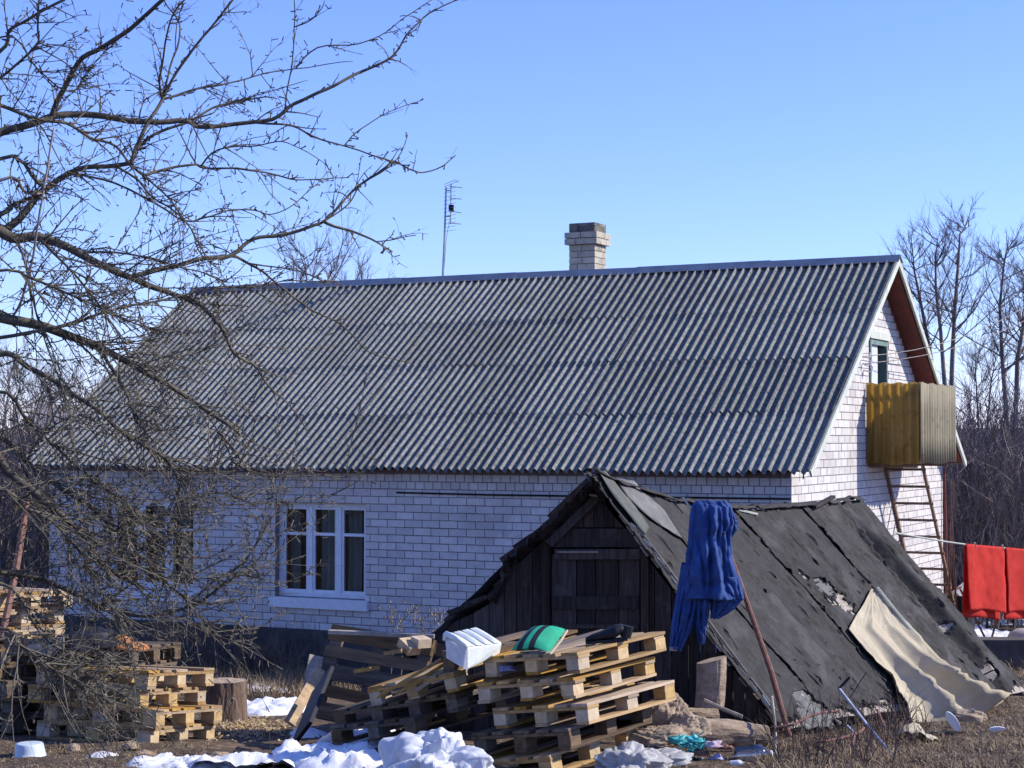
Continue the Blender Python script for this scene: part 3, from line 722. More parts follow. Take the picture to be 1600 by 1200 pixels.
# ------------------------------------------------------------------ cloths on the cellar
def garment():
    Y = 14.15
    t = empty('blue_overalls', P(1110, 1000, Y), 'blue work overalls hung over a pole beside the black cellar roof', 'overalls')
    T = t.location.copy()
    def loft(rows, name, sd_, m=m_blue):
        q = MB(); n = 90; k = 60
        def fn(a, b):
            l, r_, y, d = poly(rows, b); an = 2*math.pi*a; cx = (l+r_)/2; rx = (r_-l)/2
            nf = lambda f, g, o: abs(noise.noise(Vector((math.cos(an)*f+o, math.sin(an)*f, b*g+sd_)))); fold = 1.12-1.5*(.35-min(.35, nf(1.9, 1.3, 0)))*min(1, b*2+.35)+.7*nf(1.6, 4.5, 9)+.25*nf(6, 9, 4)-.2
            px = cx+math.cos(an)*rx*(.80+.12*fold); p = P(px, y, Y); p.y += math.sin(an)*d*1.35*fold; p.z += .012*fbm(a*8, b*3, sd_)
            return p-T
        q.grid(fn, n, k); return q.build(name, m, t, smooth=True, solid=.006)
    loft([(1086, 1136, 783, .03), (1079, 1146, 792, .07), (1075, 1149, 815, .10), (1073, 1143, 838, .11), (1069, 1146, 870, .12), (1064, 1156, 905, .13), (1060, 1164, 934, .12)], 'jacket_body', 1)
    loft([(1064, 1100, 880, .05), (1058, 1098, 920, .07), (1052, 1092, 950, .07), (1047, 1081, 985, .06), (1045, 1066, 1014, .05)], 'trouser_leg', 3)
    loft([(1078, 1108, 900, .05), (1080, 1112, 935, .06), (1082, 1108, 960, .05), (1086, 1104, 985, .045), (1092, 1101, 1006, .03)], 'trouser_leg', 6)
    loft([(1100, 1158, 900, .06), (1106, 1163, 925, .07), (1108, 1165, 936, .06), (1109, 1150, 950, .05), (1110, 1122, 966, .03)], 'jacket_tail', 9)
    loft([(1133, 1146, 800, .03), (1134, 1154, 815, .04), (1136, 1152, 826, .04), (1138, 1144, 838, .02)], 'sleeve', 12)
    q = MB(); q.grid(lambda a, b: P(lerp(1046, 1065, a), lerp(1011, 1017, b), Y-.05)-T, 4, 2); q.build('hem_lining', m_greywood, t, solid=.008)
    for (px, py) in ((1124, 812), (1130, 834)):
        q = MB(); p = P(px, py, Y-.12)-T; q.tube([p, p+Vector((0, -.012, 0))], .012, 8); q.build('button', m_black, t)
garment()
q = MB(); q.tube([P(1112, 786, 14.25), P(1165, 935, 14.28), P(1205, 1050, 14.33), P(1233, 1150, 14.36)], [.018, .020, .023, .024], 8)
tag(q.build('wooden_pole', m_rust), 'reddish brown pole leaning on the cellar roof and carrying the blue overalls', 'pole')
# beige canvas with its light batten
Lc = [uv(*p) for p in [(1354, 926), (1333, 962), (1316, 990), (1348, 1032), (1380, 1064), (1392, 1092), (1408, 1125), (1428, 1150)]]
Rc = [uv(*p) for p in [(1358, 928), (1388, 964), (1412, 994), (1445, 1032), (1470, 1060), (1500, 1078), (1532, 1090), (1560, 1100)]]
q = MB()
def canv(a, b):
    l, r_ = poly(Lc, b), poly(Rc, b); x, y = lerp(l[0], r_[0], a), lerp(l[1], r_[1], a)
    amp = min(1, b*1.6)
    ph = a*2*math.pi*(3.1-.5*b)+.3+.7*fbm(b*2, a, 2)
    f = 1-abs(math.sin(ph*.5)); f = f**2.0*(.25+.75*min(1, a*2.2)); f += .10*fbm(a*9+b*3, b*4, 8)
    h_ = .06+amp*(.36*f)*(.3+.7*b)+.02*abs(fbm(a*14, b*8, 3))+.012*fbm(a*5, b*5, 5)
    p = S(x, y, h_); 
    if b > .8: k = (b-.8)*(1-a); p.z -= k*1.1; p.y -= k*.5
    return p
q.grid(canv, 60, 70); 
tag(q.build('canvas_sheet', m_canvas, smooth=True, solid=.006), 'cream canvas sheet draped in deep folds over the lower felt roof', 'canvas')
q = MB(); a_, b_ = uv(1357, 927), uv(1470, 1061); pts = [S(lerp(a_[0], b_[0], t), lerp(a_[1], b_[1], t), .11) for t in np.linspace(0, 1, 10)]; q.tube(pts, .017, 6)
tag(q.build('batten', m_barge), 'long pale batten lying along the upper edge of the canvas sheet', 'batten')
q = MB(); c0 = onground(1440, 1155); q.grid(lambda a, b: c0+Vector(((a-.5)*.42, (b-.5)*.4, .03+.05*math.sin(a*5)+.05*fbm(a*3, b*3, 3))), 16, 16, keep=lambda a, b: (a-.5)**2+(b-.5)**2 < .23)
tag(q.build('canvas_offcut', m_canvas, smooth=True, solid=.005), 'small round pale cloth piece lying in the grass below the canvas', 'cloth')

# ------------------------------------------------------------------ clothesline with red sheets
la, lb = P(1400, 833, 23.4), P(1510, 851, 24.6); lc = P(1720, 862, 27.5)
q = MB(); q.tube([la, P(1475, 846, 24.2), lb, P(1600, 859, 25.7), lc], .012, 5); tag(q.build('washing_line', m_barge), 'pale washing line stretched from the ladder to the right behind the cellar', 'rope')
lbase = Vector((lc.x, lc.y, 0)); q = MB(); q.tube([lbase-Vector((0, 0, .2)), lc+Vector((0, 0, .2))], .05, 8); tag(q.build('line_post', m_greywood), 'wooden washing line post beyond the right edge', 'post')
def sheet(px0, px1, pyb0, pyb1, label, sd_):
    f0, f1 = (px0-1510)/90, (px1-1510)/90; p0 = lb.lerp(P(1600, 859, 25.7), f0); p1 = lb.lerp(P(1600, 859, 25.7), f1)
    t = empty('red_sheet', p0, label, 'sheet', 'red sheets on the washing line'); n = (p1-p0).cross(Vector((0, 0, 1))).normalized()
    for sgn in (-1, 1):
        q = MB(); hgt = 1.03 if sgn < 0 else .92
        def fn(a, b):
            p = p0.lerp(p1, a); taper = (a-.5)*(.05 if sd_ else .02)*b
            return p-p0+(p1-p0)*taper*-1+Vector((0, 0, .012-hgt*b+(.02*math.sin(a*4)*b)))+n*sgn*(.014+.02*b+.03*b*math.sin(a*8+sd_*2+b)+.012*fbm(a*5, b*4, sd_))
        q.grid(fn, 24, 24); q.build('front_fold' if sgn < 0 else 'rear_fold', m_red, t, smooth=True, solid=.004)
    return t
sheet(1508, 1566, 964, 962, 'left of the two bright red sheets folded over the washing line', 0)
sheet(1569, 1640, 964, 962, 'right red sheet on the washing line, cut by the photo edge', 1)
for i, px in enumerate((1523, 1566, 1612)):
    p = lb.lerp(P(1600, 859, 25.7), (px-1510)/90); q = MB(); q.box(p+Vector((-.008, -.03, -.05)), p+Vector((.008, .03, .045)))
    tag(q.build('clothes_peg', m_barge), ['clothes peg on the left red sheet', 'clothes peg at the gap between the two red sheets', 'clothes peg on the right red sheet near the photo edge'][i], 'peg', 'clothes pegs')
def dome(px, py, Y, rad, hgt, m, label, cat, name):
    c = P(px, py, Y); c.z = gheight(c.x, c.y); q = MB(); prof = [(1.04, 0), (1.04, .05), (1, .06), (.97, .3), (.9, .6), (.75, .85), (.5, .96), (0.01, 1)]
    q.grid(lambda a, b: c+Vector((math.cos(2*math.pi*a)*poly(prof, b)[0]*rad, math.sin(2*math.pi*a)*poly(prof, b)[0]*rad, poly(prof, b)[1]*hgt)), 32, 14); tag(q.build(name, m, smooth=True), label, cat)
dome(1608, 1010, 25.3, .36, .48, m_tarp, 'upturned grey white round tub at the right edge behind the cellar', 'tub', 'upturned_tub')
c = P(1497, 925, 26.5); c.z = 0
bkt = empty('water_barrel', c, 'dark barrel behind the cellar roof just left of the red sheets', 'barrel')
q = MB(); q.tube([(0, 0, 0), (0, 0, .4), (0, 0, .85)], [.2, .24, .2], 16); q.build('body', m_black, bkt)
q = MB(); q.tube([(-.05, -.1, .86), (.1, -.05, 1.0)], [.08, .06], 8); q.build('white_cup', m_white, bkt)
rk_ = empty('iron_rack', P(1484, 1000, 25.5)*1, 'thin rust red iron frame between the drainpipe and the red sheets', 'rack'); rk_.location.z = 0; RL = rk_.location.copy()
for (a, b) in (((1483, 930), (1489, 752)), ((1495, 960), (1487, 810)), ((1480, 924), (1502, 917)), ((1546, 1010), (1560, 960)), ((1546, 1010), (1500, 920))):
    q = MB(); q.tube([P(*a, 25.5)-RL, P(*b, 25.6)-RL], .016, 5); q.build('rod', m_rust, rk_)
q = MB(); a = P(1500, 1000, 24.4); a.z = 0; q.box(a, a+Vector((1.0, .4, .42))); tag(q.build('concrete_block', m_plinth), 'long grey concrete block below the red sheets', 'block')

# ------------------------------------------------------------------ pallets
def bmesh_box(name, x, y, z, m):
    q = MB(); q.box((-x/2, -y/2, 0), (x/2, y/2, z)); me = bpy.data.meshes.new(name); me.from_pydata(q.v, [], q.f); me.materials.append(m); return me
PM = {}
for tone, (mw, mb_) in {'new': (m_pal, m_block), 'old': (m_pal2, m_pal2)}.items():
    PM[tone] = dict(deck=bmesh_box('deck_board', 1.2, .135, .021, mw), deckn=bmesh_box('deck_board', 1.2, .1, .021, mw), cross=bmesh_box('stringer_board', .145, .8, .021, mw), base=bmesh_box('base_board', 1.2, .1, .021, mw), block=bmesh_box('block', .14, .1, .078, mb_))
def pallet(corner, ang, sx, sy, tone, label, group, missing=(), near=-1):
    xd = Vector((math.cos(ang), -math.sin(ang), 0)); yd = Vector((math.sin(ang), math.cos(ang), 0))
    X = (xd+Vector((0, 0, sx))).normalized(); Yv = (yd+Vector((0, 0, sy))); Yv = (Yv-X*Yv.dot(X)).normalized(); Z = X.cross(Yv)
    m4 = Matrix((X, Yv, Z)).transposed().to_4x4(); org = corner-X*.6-Yv*.4*near
    t = empty('pallet', org, label, 'pallet', group); t.rotation_euler = m4.to_euler()
    M_ = PM[tone]; j = lambda s: random.uniform(-s, s); k = 0
    def put(me, x, y, z, nm=None):
        nonlocal k
        k += 1
        if k in missing: return
        o = bpy.data.objects.new(me.name.split('.')[0], me); o.location = (x+j(.004), y+j(.006), z); o.rotation_euler = (j(.006), j(.004), j(.012)); link(o, t)
    for i, y in enumerate((-.3325, -.175, 0, .175, .3325)): put(M_['deck'] if i in (0, 2, 4) else M_['deckn'], 0, y, .123)
    for x in (-.5275, 0, .5275): put(M_['cross'], x, 0, .1005)
    for x in (-.53, 0, .53):
        for y in (-.345, 0, .345): put(M_['block'], x, y, .022)
    for y in (-.35, 0, .35): put(M_['base'], 0, y, 0)
    return t
H_ = .147
# left stack: four, ends lit
LGRP = 'pallets in the pile left of the chopping stump'
Yl = 13.9; base = P(233, 1166, Yl)
names = ['lowest pallet of the left stack, its end facing the stump', 'second pallet from the bottom of the left stack beside the stump', 'third pallet from the bottom of the left stack, its end jutting left', 'top pallet of the left stack with the bright fresh end beside the stump']
offs = [(0, 0), (.06, -.03), (-.08, .01), (-.02, .03)]
for i in range(4):
    c = base+Vector((offs[i][0], offs[i][1], H_*i-.005)); pallet(c, R(30), .03, -.085, 'new', names[i], LGRP, missing=(4,) if i == 3 else ())
# second row of the left pile, behind
q0 = P(205, 1165, 14.9); q0.z = gheight(q0.x, q0.y)
for i in range(5):
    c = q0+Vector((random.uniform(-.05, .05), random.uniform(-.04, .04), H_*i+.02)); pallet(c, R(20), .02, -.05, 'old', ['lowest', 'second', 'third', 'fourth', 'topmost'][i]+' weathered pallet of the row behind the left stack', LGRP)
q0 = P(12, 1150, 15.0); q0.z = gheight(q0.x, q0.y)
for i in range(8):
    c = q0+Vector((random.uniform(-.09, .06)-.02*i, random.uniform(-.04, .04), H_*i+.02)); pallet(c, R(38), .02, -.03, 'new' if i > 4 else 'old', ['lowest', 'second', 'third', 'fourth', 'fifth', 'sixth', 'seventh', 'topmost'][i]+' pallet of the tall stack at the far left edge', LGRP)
crb = empty('wooden_crate', P(68, 1042, 14.3), 'grey weathered plank crate on the pile at the far left', 'crate'); CL = crb.location.copy()
for k in range(3):
    q = MB(); a = P(42, 1020-k*9, 14.2)-CL; b = P(100, 1018-k*9, 14.2)-CL; q.bar(a, b, .02, .042); q.build('side_slat', m_greywood, crb)
    q = MB(); a = P(42, 1020-k*9, 14.2)-CL; b = P(8, 1008-k*9, 14.7)-CL; q.bar(a, b, .02, .042); q.build('end_slat', m_pal2, crb)
q = MB(); q.bar(P(42, 1024, 14.21)-CL, P(41, 992, 14.21)-CL, .03, .03); q.build('corner_post', m_pal, crb)
q = MB(); q.grid(lambda a, b: P(lerp(8, 100, b), 1024-4*a, lerp(14.7, 14.2, a))-CL, 2, 2); q.build('base_panel', m_greywood, crb, solid=.01)
# crumpled things on the left pile
def crumple(name, c, rx, ry, rz, m, label, cat, sd_, amp=.3, n=40, rot=0):
    q = MB(); rt = random.Random(sd_*7+1); dirs = [(Vector((rt.gauss(0, 1), rt.gauss(0, 1), rt.gauss(0, 1))).normalized()*f_, rt.random(), 1/f_) for f_ in (1.3, 1.9, 2.6, 3.3, 4.1, 5.3, 7, 9)]
    def tri(v):
        t_ = 0
        for n_, o_, a_ in dirs:
            x_ = (v.dot(n_)*.5+o_) % 1; t_ += a_*(1-4*abs(x_-.5))*.35
        return t_
    def fn(a, b):
        th_ = 2*math.pi*a; ph = math.pi*.52*b; d = Vector((math.cos(th_)*math.cos(ph), math.sin(th_)*math.cos(ph), math.sin(ph)))
        w1 = d+.5*Vector((noise.noise(d*1.7+Vector((sd_, 3, 0))), noise.noise(d*1.7+Vector((sd_, 7, 0))), noise.noise(d*1.7+Vector((sd_, 11, 0)))))
        r1 = noise.noise(d*1.6+Vector((sd_, 0, 0))); r2 = abs(noise.noise(w1*2.2+Vector((0, sd_, 0)))); r3 = abs(noise.noise(w1*4.6+Vector((0, 0, sd_)))); r4 = abs(noise.noise(w1*9+Vector((sd_, 0, sd_))))
        k = 1+amp*((1.0*r1-.9*r2-.5*r3-.30*r4) if name == 'boulder' else (.5*r1+1.1*tri(d+w1*.35)-.1))
        return c+Vector((d.x*rx, d.y*ry, d.z*rz))*k
    q.grid(fn, n*2, n); return tag(q.build(name, m, smooth=name not in ('boulder', 'plastic_bag')), label, cat)
crumple('black_sheeting', P(140, 1018, 14.6), .30, .25, .2, m_black, 'crumpled black sheeting heaped on the weathered pallets at the left', 'sheeting', 3)
crumple('orange_cloth', P(190, 1012, 14.6), .10, .12, .10, m_orange, 'small orange cloth beside the black sheeting on the left pallets', 'cloth', 8)
crumple('orange_cloth', P(207, 1014, 14.5), .13, .10, .06, m_orange, 'flat orange brown cloth at the right end of the black sheeting', 'cloth', 11)
# middle leaning stack
MG = 'pallets in the slumped middle pile'
A55 = R(123)
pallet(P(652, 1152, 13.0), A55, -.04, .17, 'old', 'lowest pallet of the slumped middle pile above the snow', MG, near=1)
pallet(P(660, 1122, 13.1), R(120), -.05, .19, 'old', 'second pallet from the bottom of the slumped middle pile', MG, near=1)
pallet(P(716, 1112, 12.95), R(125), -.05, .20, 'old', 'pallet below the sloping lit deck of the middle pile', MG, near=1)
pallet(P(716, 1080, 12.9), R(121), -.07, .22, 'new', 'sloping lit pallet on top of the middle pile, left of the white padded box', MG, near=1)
# right stack
RG = 'pallets in the tilted right pile'
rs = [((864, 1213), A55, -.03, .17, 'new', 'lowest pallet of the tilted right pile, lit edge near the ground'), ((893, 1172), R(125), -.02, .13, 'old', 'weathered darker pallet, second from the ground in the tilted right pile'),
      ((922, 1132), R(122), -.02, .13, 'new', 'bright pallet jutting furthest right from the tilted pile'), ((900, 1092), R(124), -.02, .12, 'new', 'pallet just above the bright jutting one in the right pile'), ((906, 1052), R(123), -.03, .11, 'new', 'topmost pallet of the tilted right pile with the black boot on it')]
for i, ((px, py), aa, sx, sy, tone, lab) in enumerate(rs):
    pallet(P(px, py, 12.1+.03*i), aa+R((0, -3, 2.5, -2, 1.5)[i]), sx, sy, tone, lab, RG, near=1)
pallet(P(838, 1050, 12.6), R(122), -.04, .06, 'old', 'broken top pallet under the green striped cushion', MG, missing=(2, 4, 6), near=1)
# pallet leaning upright behind
t = pallet(P(672, 1050, 14.9), R(-4), .0, .0, 'old', 'dark pallet leaning upright between the cellar and the house wall', 'upright pallet')
t.rotation_euler = (R(70), R(2), R(-40)); t.location = P(594, 1066, 15.1)+Vector((0, 0, .0))
q = MB(); q.bar(P(514, 987, 14.85), P(679, 994, 14.75), .09, .03); tag(q.build('loose_board', m_greywood), 'long grey board lying across the top of the upright pallet', 'board')
for i, (a, b, m, lab) in enumerate([((607, 1020), (634, 1016), m_pal, 'short lit board end left of the sloping pallet'), ((560, 1048), (586, 1044), m_pal, 'small lit board behind the middle pile'), ((631, 1002), (648, 1018), m_block, 'pale wood block standing behind the sloping pallet'), ((652, 1000), (664, 1006), m_block, 'small wood wedge beside the pale block')]):
    q = MB(); q.bar(P(*a, 14.0), P(*b, 13.9), .12, .03 if i < 2 else .07); tag(q.build('wood_scrap', m), lab, 'wood scrap')
for i, (a, b, Ya, Yb, w_, m, lab) in enumerate([((500, 1046), (452, 1130), 14.9, 14.3, .09, m_pal, 'lit plank leaning against the left side of the middle pile'), ((505, 1062), (470, 1150), 14.4, 13.7 , .2, m_black, 'dark slab leaning under the lit plank by the middle pile'), ((494, 1025), (480, 1100), 15.3, 15.1, .12, m_greywood, 'grey board leaning behind the lit plank')]):  # black colour on the slab stands in for the shade on its face
    q = MB(); q.bar(P(*a, Ya), P(*b, Yb), *((w_, .03) if 'slab' not in lab else (.03, .32)), Vector((.3, -1, .2))); tag(q.build('leaning_board', m), lab, 'board')
for k in range(3):
    q = MB(); q.bar(P(588+k*30, 1090-k*5, 13.0), P(690+k*3, 1030+k*9, 13.1), .03, .02); tag(q.build('lath', m_pal), ['upper', 'middle', 'lower'][k]+' thin lath lying on the sloping lit pallet', 'lath', 'laths on the sloping pallet')

# ------------------------------------------------------------------ things on and round the pallets
def quilt_box():
    Y = 12.6; t = empty('padded_box', P(740, 1040, Y), 'white quilted padded box tipped on the pallets in front of the cellar', 'box'); T = t.location.copy()
    A, B, C_, D_ = P(694, 992, Y), P(730, 1012, Y-.22), P(785, 1005, Y+.1), P(745, 981, Y+.32)
    dn = [P(697, 1024, Y), P(728, 1048, Y-.2), P(781, 1022, Y+.12), P(742, 1010, Y+.32)]; top = [A, B, C_, D_]
    q = MB(); q.hexa([p-T for p in dn+top]); o = q.build('body', m_foam, t); md = o.modifiers.new('b', 'BEVEL'); md.width = .012; md.segments = 3
    for k in range(4):
        f0 = (k+.12)/4; f1 = (k+.88)/4; q = MB()
        q.grid(lambda a, b: A.lerp(D_, lerp(f0, f1, a)).lerp(B.lerp(C_, lerp(f0, f1, a)), b)-T+Vector((0, 0, .006+.02*math.sin(math.pi*a)*math.sin(math.pi*b)**.3)), 6, 10); q.build('top_quilt', m_foam, t, smooth=True)
    q = MB(); q.tube([p-T for p in (P(697, 990, Y-.02), P(712, 997, Y-.12), P(729, 1010, Y-.23))], [.02, .022, .018], 8); q.build('rim_roll', m_foam, t, smooth=True)
    q = MB(); q.tube([P(697, 990, Y-.02)-T, P(694, 1001, Y-.03)-T], [.022, .012], 8); q.build('rim_roll', m_foam, t, smooth=True)
    q = MB(); q.grid(lambda a, b: P(lerp(697, 731, a), lerp(997+18*a, 1028+20*a, b), Y-.03-.2*a-.012*math.sin(math.pi*a)-.012*fbm(a*8, b*8, 4))-T, 14, 12); q.build('front_film', m_plastic, t, smooth=True)
quilt_box()
def cushion():
    Y = 12.5; t = empty('striped_cushion', P(840, 1015, Y), 'green and black striped cushion lying on the broken top pallet', 'cushion'); T = t.location.copy()
    Lp = [(833, 988), (817, 995), (806, 1008), (797, 1027)]; 
    top = [(833, 986), (850, 987), (866, 988), (885, 989)]; bot = [(798, 1024), (818, 1020), (836, 1018), (858, 1026)]
    ms = [m_green, m_black, m_green, m_black, m_green]
    fr = [0, .14, .30, .46, .64, 1.0]
    for k in range(5):
        q = MB()
        for sgn in (1, -1):
            def fn(a, b):
                s = lerp(fr[k], fr[k+1], a); u1 = poly(top, s); l1 = poly(bot, s); p = Vector(P(lerp(u1[0], l1[0], b), lerp(u1[1], l1[1], b)-8*math.sin(math.pi*b)*0, lerp(Y+.16, Y-.16, b)))
                puff = (math.sin(math.pi*s)**.4)*(math.sin(math.pi*b)**.5)
                return p-T+Vector((0, -.03, .06))*puff*sgn+Vector((0, 0, .03))
            q.grid(fn, 6, 12)
        q.build('stripe', ms[k], t, smooth=True)
    q = MB(); q.tube([P(*p, lerp(12.66, 12.34, f))-T+Vector((0, 0, .02)) for p, f in (((886, 990), 0), ((876, 1006), .5), ((859, 1027), 1))], .010, 6); q.build('yellow_piping', m_canvas, t)
cushion()
def shoe():
    Y = 12.7; t = empty('black_boot', P(955, 998, Y), 'black boot lying on the topmost pallet of the right pile', 'boot'); T = t.location.copy()
    q = MB(); q.grid(lambda a, b: (lambda r: P(lerp(915, 984, a), poly([(1001,), (998,), (994,), (990,), (985,), (985,)], a)[0], Y)-T+Vector((0, math.cos(2*math.pi*b)*r*1.1, math.sin(2*math.pi*b)*r*.8+.01)))(poly([(.015,), (.035,), (.04,), (.05,), (.06,), (.045,), (.01,)], a)[0]), 24, 16); q.build('upper', m_black, t, smooth=True)
    q = MB(); q.bar(P(915, 1004, Y)-T, P(980, 998, Y)-T, .09, .02); q.build('sole', m_black, t)
    q = MB(); q.tube([P(977, 996, Y)-T, P(981, 978, Y)-T], [.04, .045], 10); q.build('shaft', m_black, t)
    q = MB(); q.bar(P(963, 979, Y-.02)-T, P(972, 978, Y-.02)-T, .02, .012); q.build('tag', m_white, t)
shoe()
crumple('cloth', P(785, 1047, 12.7), .10, .07, .04, m_violet, 'pale violet rag inside the broken top pallet', 'rag', 21)
crumple('cloth', P(852, 1029, 12.5), .03, .04, .03, m_violet, 'small blue violet scrap under the green cushion', 'rag', 22)
def plastic_heap(px, py, rx, ry, rz, m, label, sd_, amp=.35, n=90, Y=None):
    c = onground(px, py) if Y is None else P(px, py, Y)
    return crumple('plastic_bag', c, rx, ry, rz, m, label, 'plastic bag', sd_, amp, n)
plastic_heap(680, 1212, .36, .33, .27, m_plastic, 'big crumpled white plastic bag at the front of the middle pile', 5, .5)
plastic_heap(985, 1200, .26, .22, .14, m_tarp, 'crumpled grey white sheet on the ground under the right pile', 15, .5, 60)
plastic_heap(1030, 1190, .20, .2, .09, m_tarp, 'small whitish bag scrap beside the coloured litter', 25, .5, 40)
def basin():
    c = onground(46, 1166); c.y = 13.4; c.x = P(46, 1166, 13.4).x; c.z = gheight(c.x, c.y); prof = [(1.0, 0), (1, .04), (.97, .06), (.82, .9), (.78, .98), (.4, 1.0), (.02, 1.0)]; q = MB()
    q.grid(lambda a, b: c+Vector((math.cos(2*math.pi*a)*poly(prof, b)[0]*.125, math.sin(2*math.pi*a)*poly(prof, b)[0]*.13, poly(prof, b)[1]*.095)), 32, 18)
    tag(q.build('basin', m_basin, smooth=True), 'pale blue white plastic basin upturned in front of the left pallets', 'basin')
basin()
# tree stump
def stump(px, pb, hgt, rad, label):
    c = onground(px, pb); t = empty('tree_stump', c, label, 'stump'); q = MB()
    def fn(a, b):
        th_ = 2*math.pi*a; d = Vector((math.cos(th_), math.sin(th_), 0)); k = rad*(1+.10*(1-b)**3+.05*noise.noise(d*2)+.035*abs(noise.noise(Vector((d.x*9, d.y*9, b*1.5)))) +.02*noise.noise(Vector((d.x*20, d.y*20, b*6))))
        return d*k+Vector((0, 0, b*hgt-.02))
    q.grid(fn, 96, 24); q.build('bark', m_bark, t, smooth=False)
    q = MB(); q.grid(lambda a, b: Vector((math.cos(2*math.pi*a)*b*rad*.99, math.sin(2*math.pi*a)*b*rad*.99, hgt-.022+.012*noise.noise(Vector((math.cos(2*math.pi*a)*b*4, math.sin(2*math.pi*a)*b*4, 0))))), 40, 8); q.build('cut_face', m_cut, t, smooth=True)
stump(351, 1128, .40, .195, 'thick round chopping stump with rough bark right of the left pallets')
# upright split log by the cellar and logs on the ground
def splitlog():
    c = onground(1112, 1104); c.y = min(c.y, 14.2); c = P(1110, 1104, 14.1); t = empty('split_log', c, 'upright split log standing against the dark cellar wall', 'log')
    q = MB()
    def fn(a, b):
        th_ = 2*math.pi*a; d = Vector((math.cos(th_), math.sin(th_)*.8, 0)); k = .115*(1+.18*noise.noise(d*1.5)+.10*abs(noise.noise(Vector((d.x*7, d.y*7, b*1.2)))))
        return d*k+Vector((.02*math.sin(b*2), 0, b*.37+(.03*d.x if b > .9 else 0)))
    q.grid(fn, 64, 16); q.build('side', m_log, t)
    q = MB(); q.grid(lambda a, b: fn(a, 1)*b+Vector((.02*math.sin(2), 0, .37))*(1-b), 40, 4); q.build('cut_face', m_cut, t, smooth=True)
splitlog()
def log(a, b, r0, r1, label, m=m_log, n=28):
    t = empty('log', a, label, 'log', 'logs by the cellar'); q = MB(); d = b-a; x = d.cross(Vector((0, 0, 1))).normalized(); y = x.cross(d).normalized(); sd_ = random.random()*9
    def fn(p, s): r_ = lerp(r0, r1, s)*(1+.18*noise.noise(Vector((math.cos(2*math.pi*p)*1.4, math.sin(2*math.pi*p)*1.4, s*3+sd_)))+.07*noise.noise(Vector((math.cos(2*math.pi*p)*6, math.sin(2*math.pi*p)*6, s*5)))); return d*s+x*math.cos(2*math.pi*p)*r_+y*math.sin(2*math.pi*p)*r_
    q.grid(fn, n, 18); q.build('bark', m, t)
    for e in (0, 1):
        q = MB(); q.grid(lambda p, s: (fn(p, e)-d*e)*s+d*e, n, 3); q.build('cut_face', m_cut, t)
log(P(1072, 1142, 13.7), P(1196, 1150, 13.9), .12, .085, 'long pale log lying right of the boulders below the split log')
log(P(1045, 1120, 14.2), P(1120, 1118, 14.3), .07, .06, 'shorter log lying behind the long pale log')
q = MB(); q.tube([P(1100, 1094, 13.7), P(1130, 1108, 13.65), P(1160, 1120, 13.6)], .016, 6); tag(q.build('stick', m_greywood), 'thin straight stick resting across the logs', 'stick')
def rock(px, py, Y, rx, ry, rz, label, sd_, m=m_stone):
    c = P(px, py, Y); crumple('boulder', c, rx, ry, rz, m, label, 'boulder', sd_, .22, 26)
rock(1040, 1128, 13.5, .20, .2, .24, 'tall rounded boulder beside the end of the right pallets', 31)
rock(1075, 1145, 13.3, .19, .17, .16, 'flat pale boulder in front of the long log', 32)
rock(1030, 1158, 13.1, .25, .2, .12, 'low pale boulder under the jutting pallet', 33)
rock(225, 1186, 13.1, .12, .1, .06, 'small grey stone in front of the left stack', 34); rock(345, 1185, 13.1, .10, .08, .05, 'small dark stone at the snow edge', 35)
rock(115, 1172, 13.4, .05, .05, .05, 'pale pebble beside the basin', 36); rock(205, 1168, 13.4, .07, .06, .05, 'pale stone at the foot of the left stack', 37)
log(P(372, 1178, 13.2), P(470, 1196, 12.7), .055, .05, 'dark log half sunk in the front snow', m_bark)
# litter
def bottle(px, py, Y, r0, L, ang, label, m=m_bottle):
    c = P(px, py, Y); t = empty('plastic_bottle', c, label, 'bottle', 'bottles in the litter'); d = Vector((math.cos(ang), -math.sin(ang)*.6, .12)).normalized()
    prof = [(0, .3), (.01, .9), (.1, 1), (.3, .96), (.33, 1), (.5, .95), (.55, 1), (.72, .96), (.85, .6), (.93, .28), (1, .27)]
    q = MB(); q.tube([d*L*p[0] for p in prof], [r0*p[1] for p in prof], 20); q.build('body', m, t, smooth=True)
    q = MB(); q.tube([d*L*1.0, d*L*1.05], r0*.3, 10); q.build('cap', m_white, t)
bottle(1148, 1182, 12.9, .075, .26, .4, 'large clear plastic bottle lying among the litter')
bottle(1020, 1192, 12.6, .03, .14, 1.3, 'small white capped bottle at the left of the litter', m_white)
bottle(1140, 1194, 12.6, .025, .1, .2, 'little bright bottle in front of the large clear one', m_white)
q = MB(); rnd = random.Random(4); tq = P(1076, 1168, 12.9)
for i in range(26):
    p = tq+Vector((rnd.uniform(-.08, .08), rnd.uniform(-.08, .08), rnd.uniform(-.01, .05))); pts = [p]
    for k in range(5): pts.append(pts[-1]+Vector((rnd.uniform(-.05, .05), rnd.uniform(-.03, .03), rnd.uniform(-.03, .03))))
    q.tube(pts, .005, 4)
tag(q.build('twine_tangle', m_teal), 'turquoise twine tangle in the litter by the right pallets', 'twine')
cols = [('violet', m_violet), ('white', m_plastic), ('turquoise', m_teal), ('rusty', m_rust), ('grey', m_tarp), ('black', m_black), ('mottled', m_scrap)]
lit = [(1050, 1176), (1062, 1186), (1085, 1158), (1096, 1180), (1040, 1198), (1075, 1194), (1112, 1166), (1120, 1186), (1104, 1194), (1060, 1160), (1134, 1170), (1090, 1196), (1032, 1182)]
places = ['left of the twine', 'below the twine', 'above the twine', 'right of the twine', 'at the bottom edge left', 'at the bottom edge below the twine', 'before the long log', 'left of the clear bottle', 'at the bottom edge by the clear bottle', 'by the low boulder', 'above the clear bottle', 'at the bottom edge centre', 'beside the whitish bag']
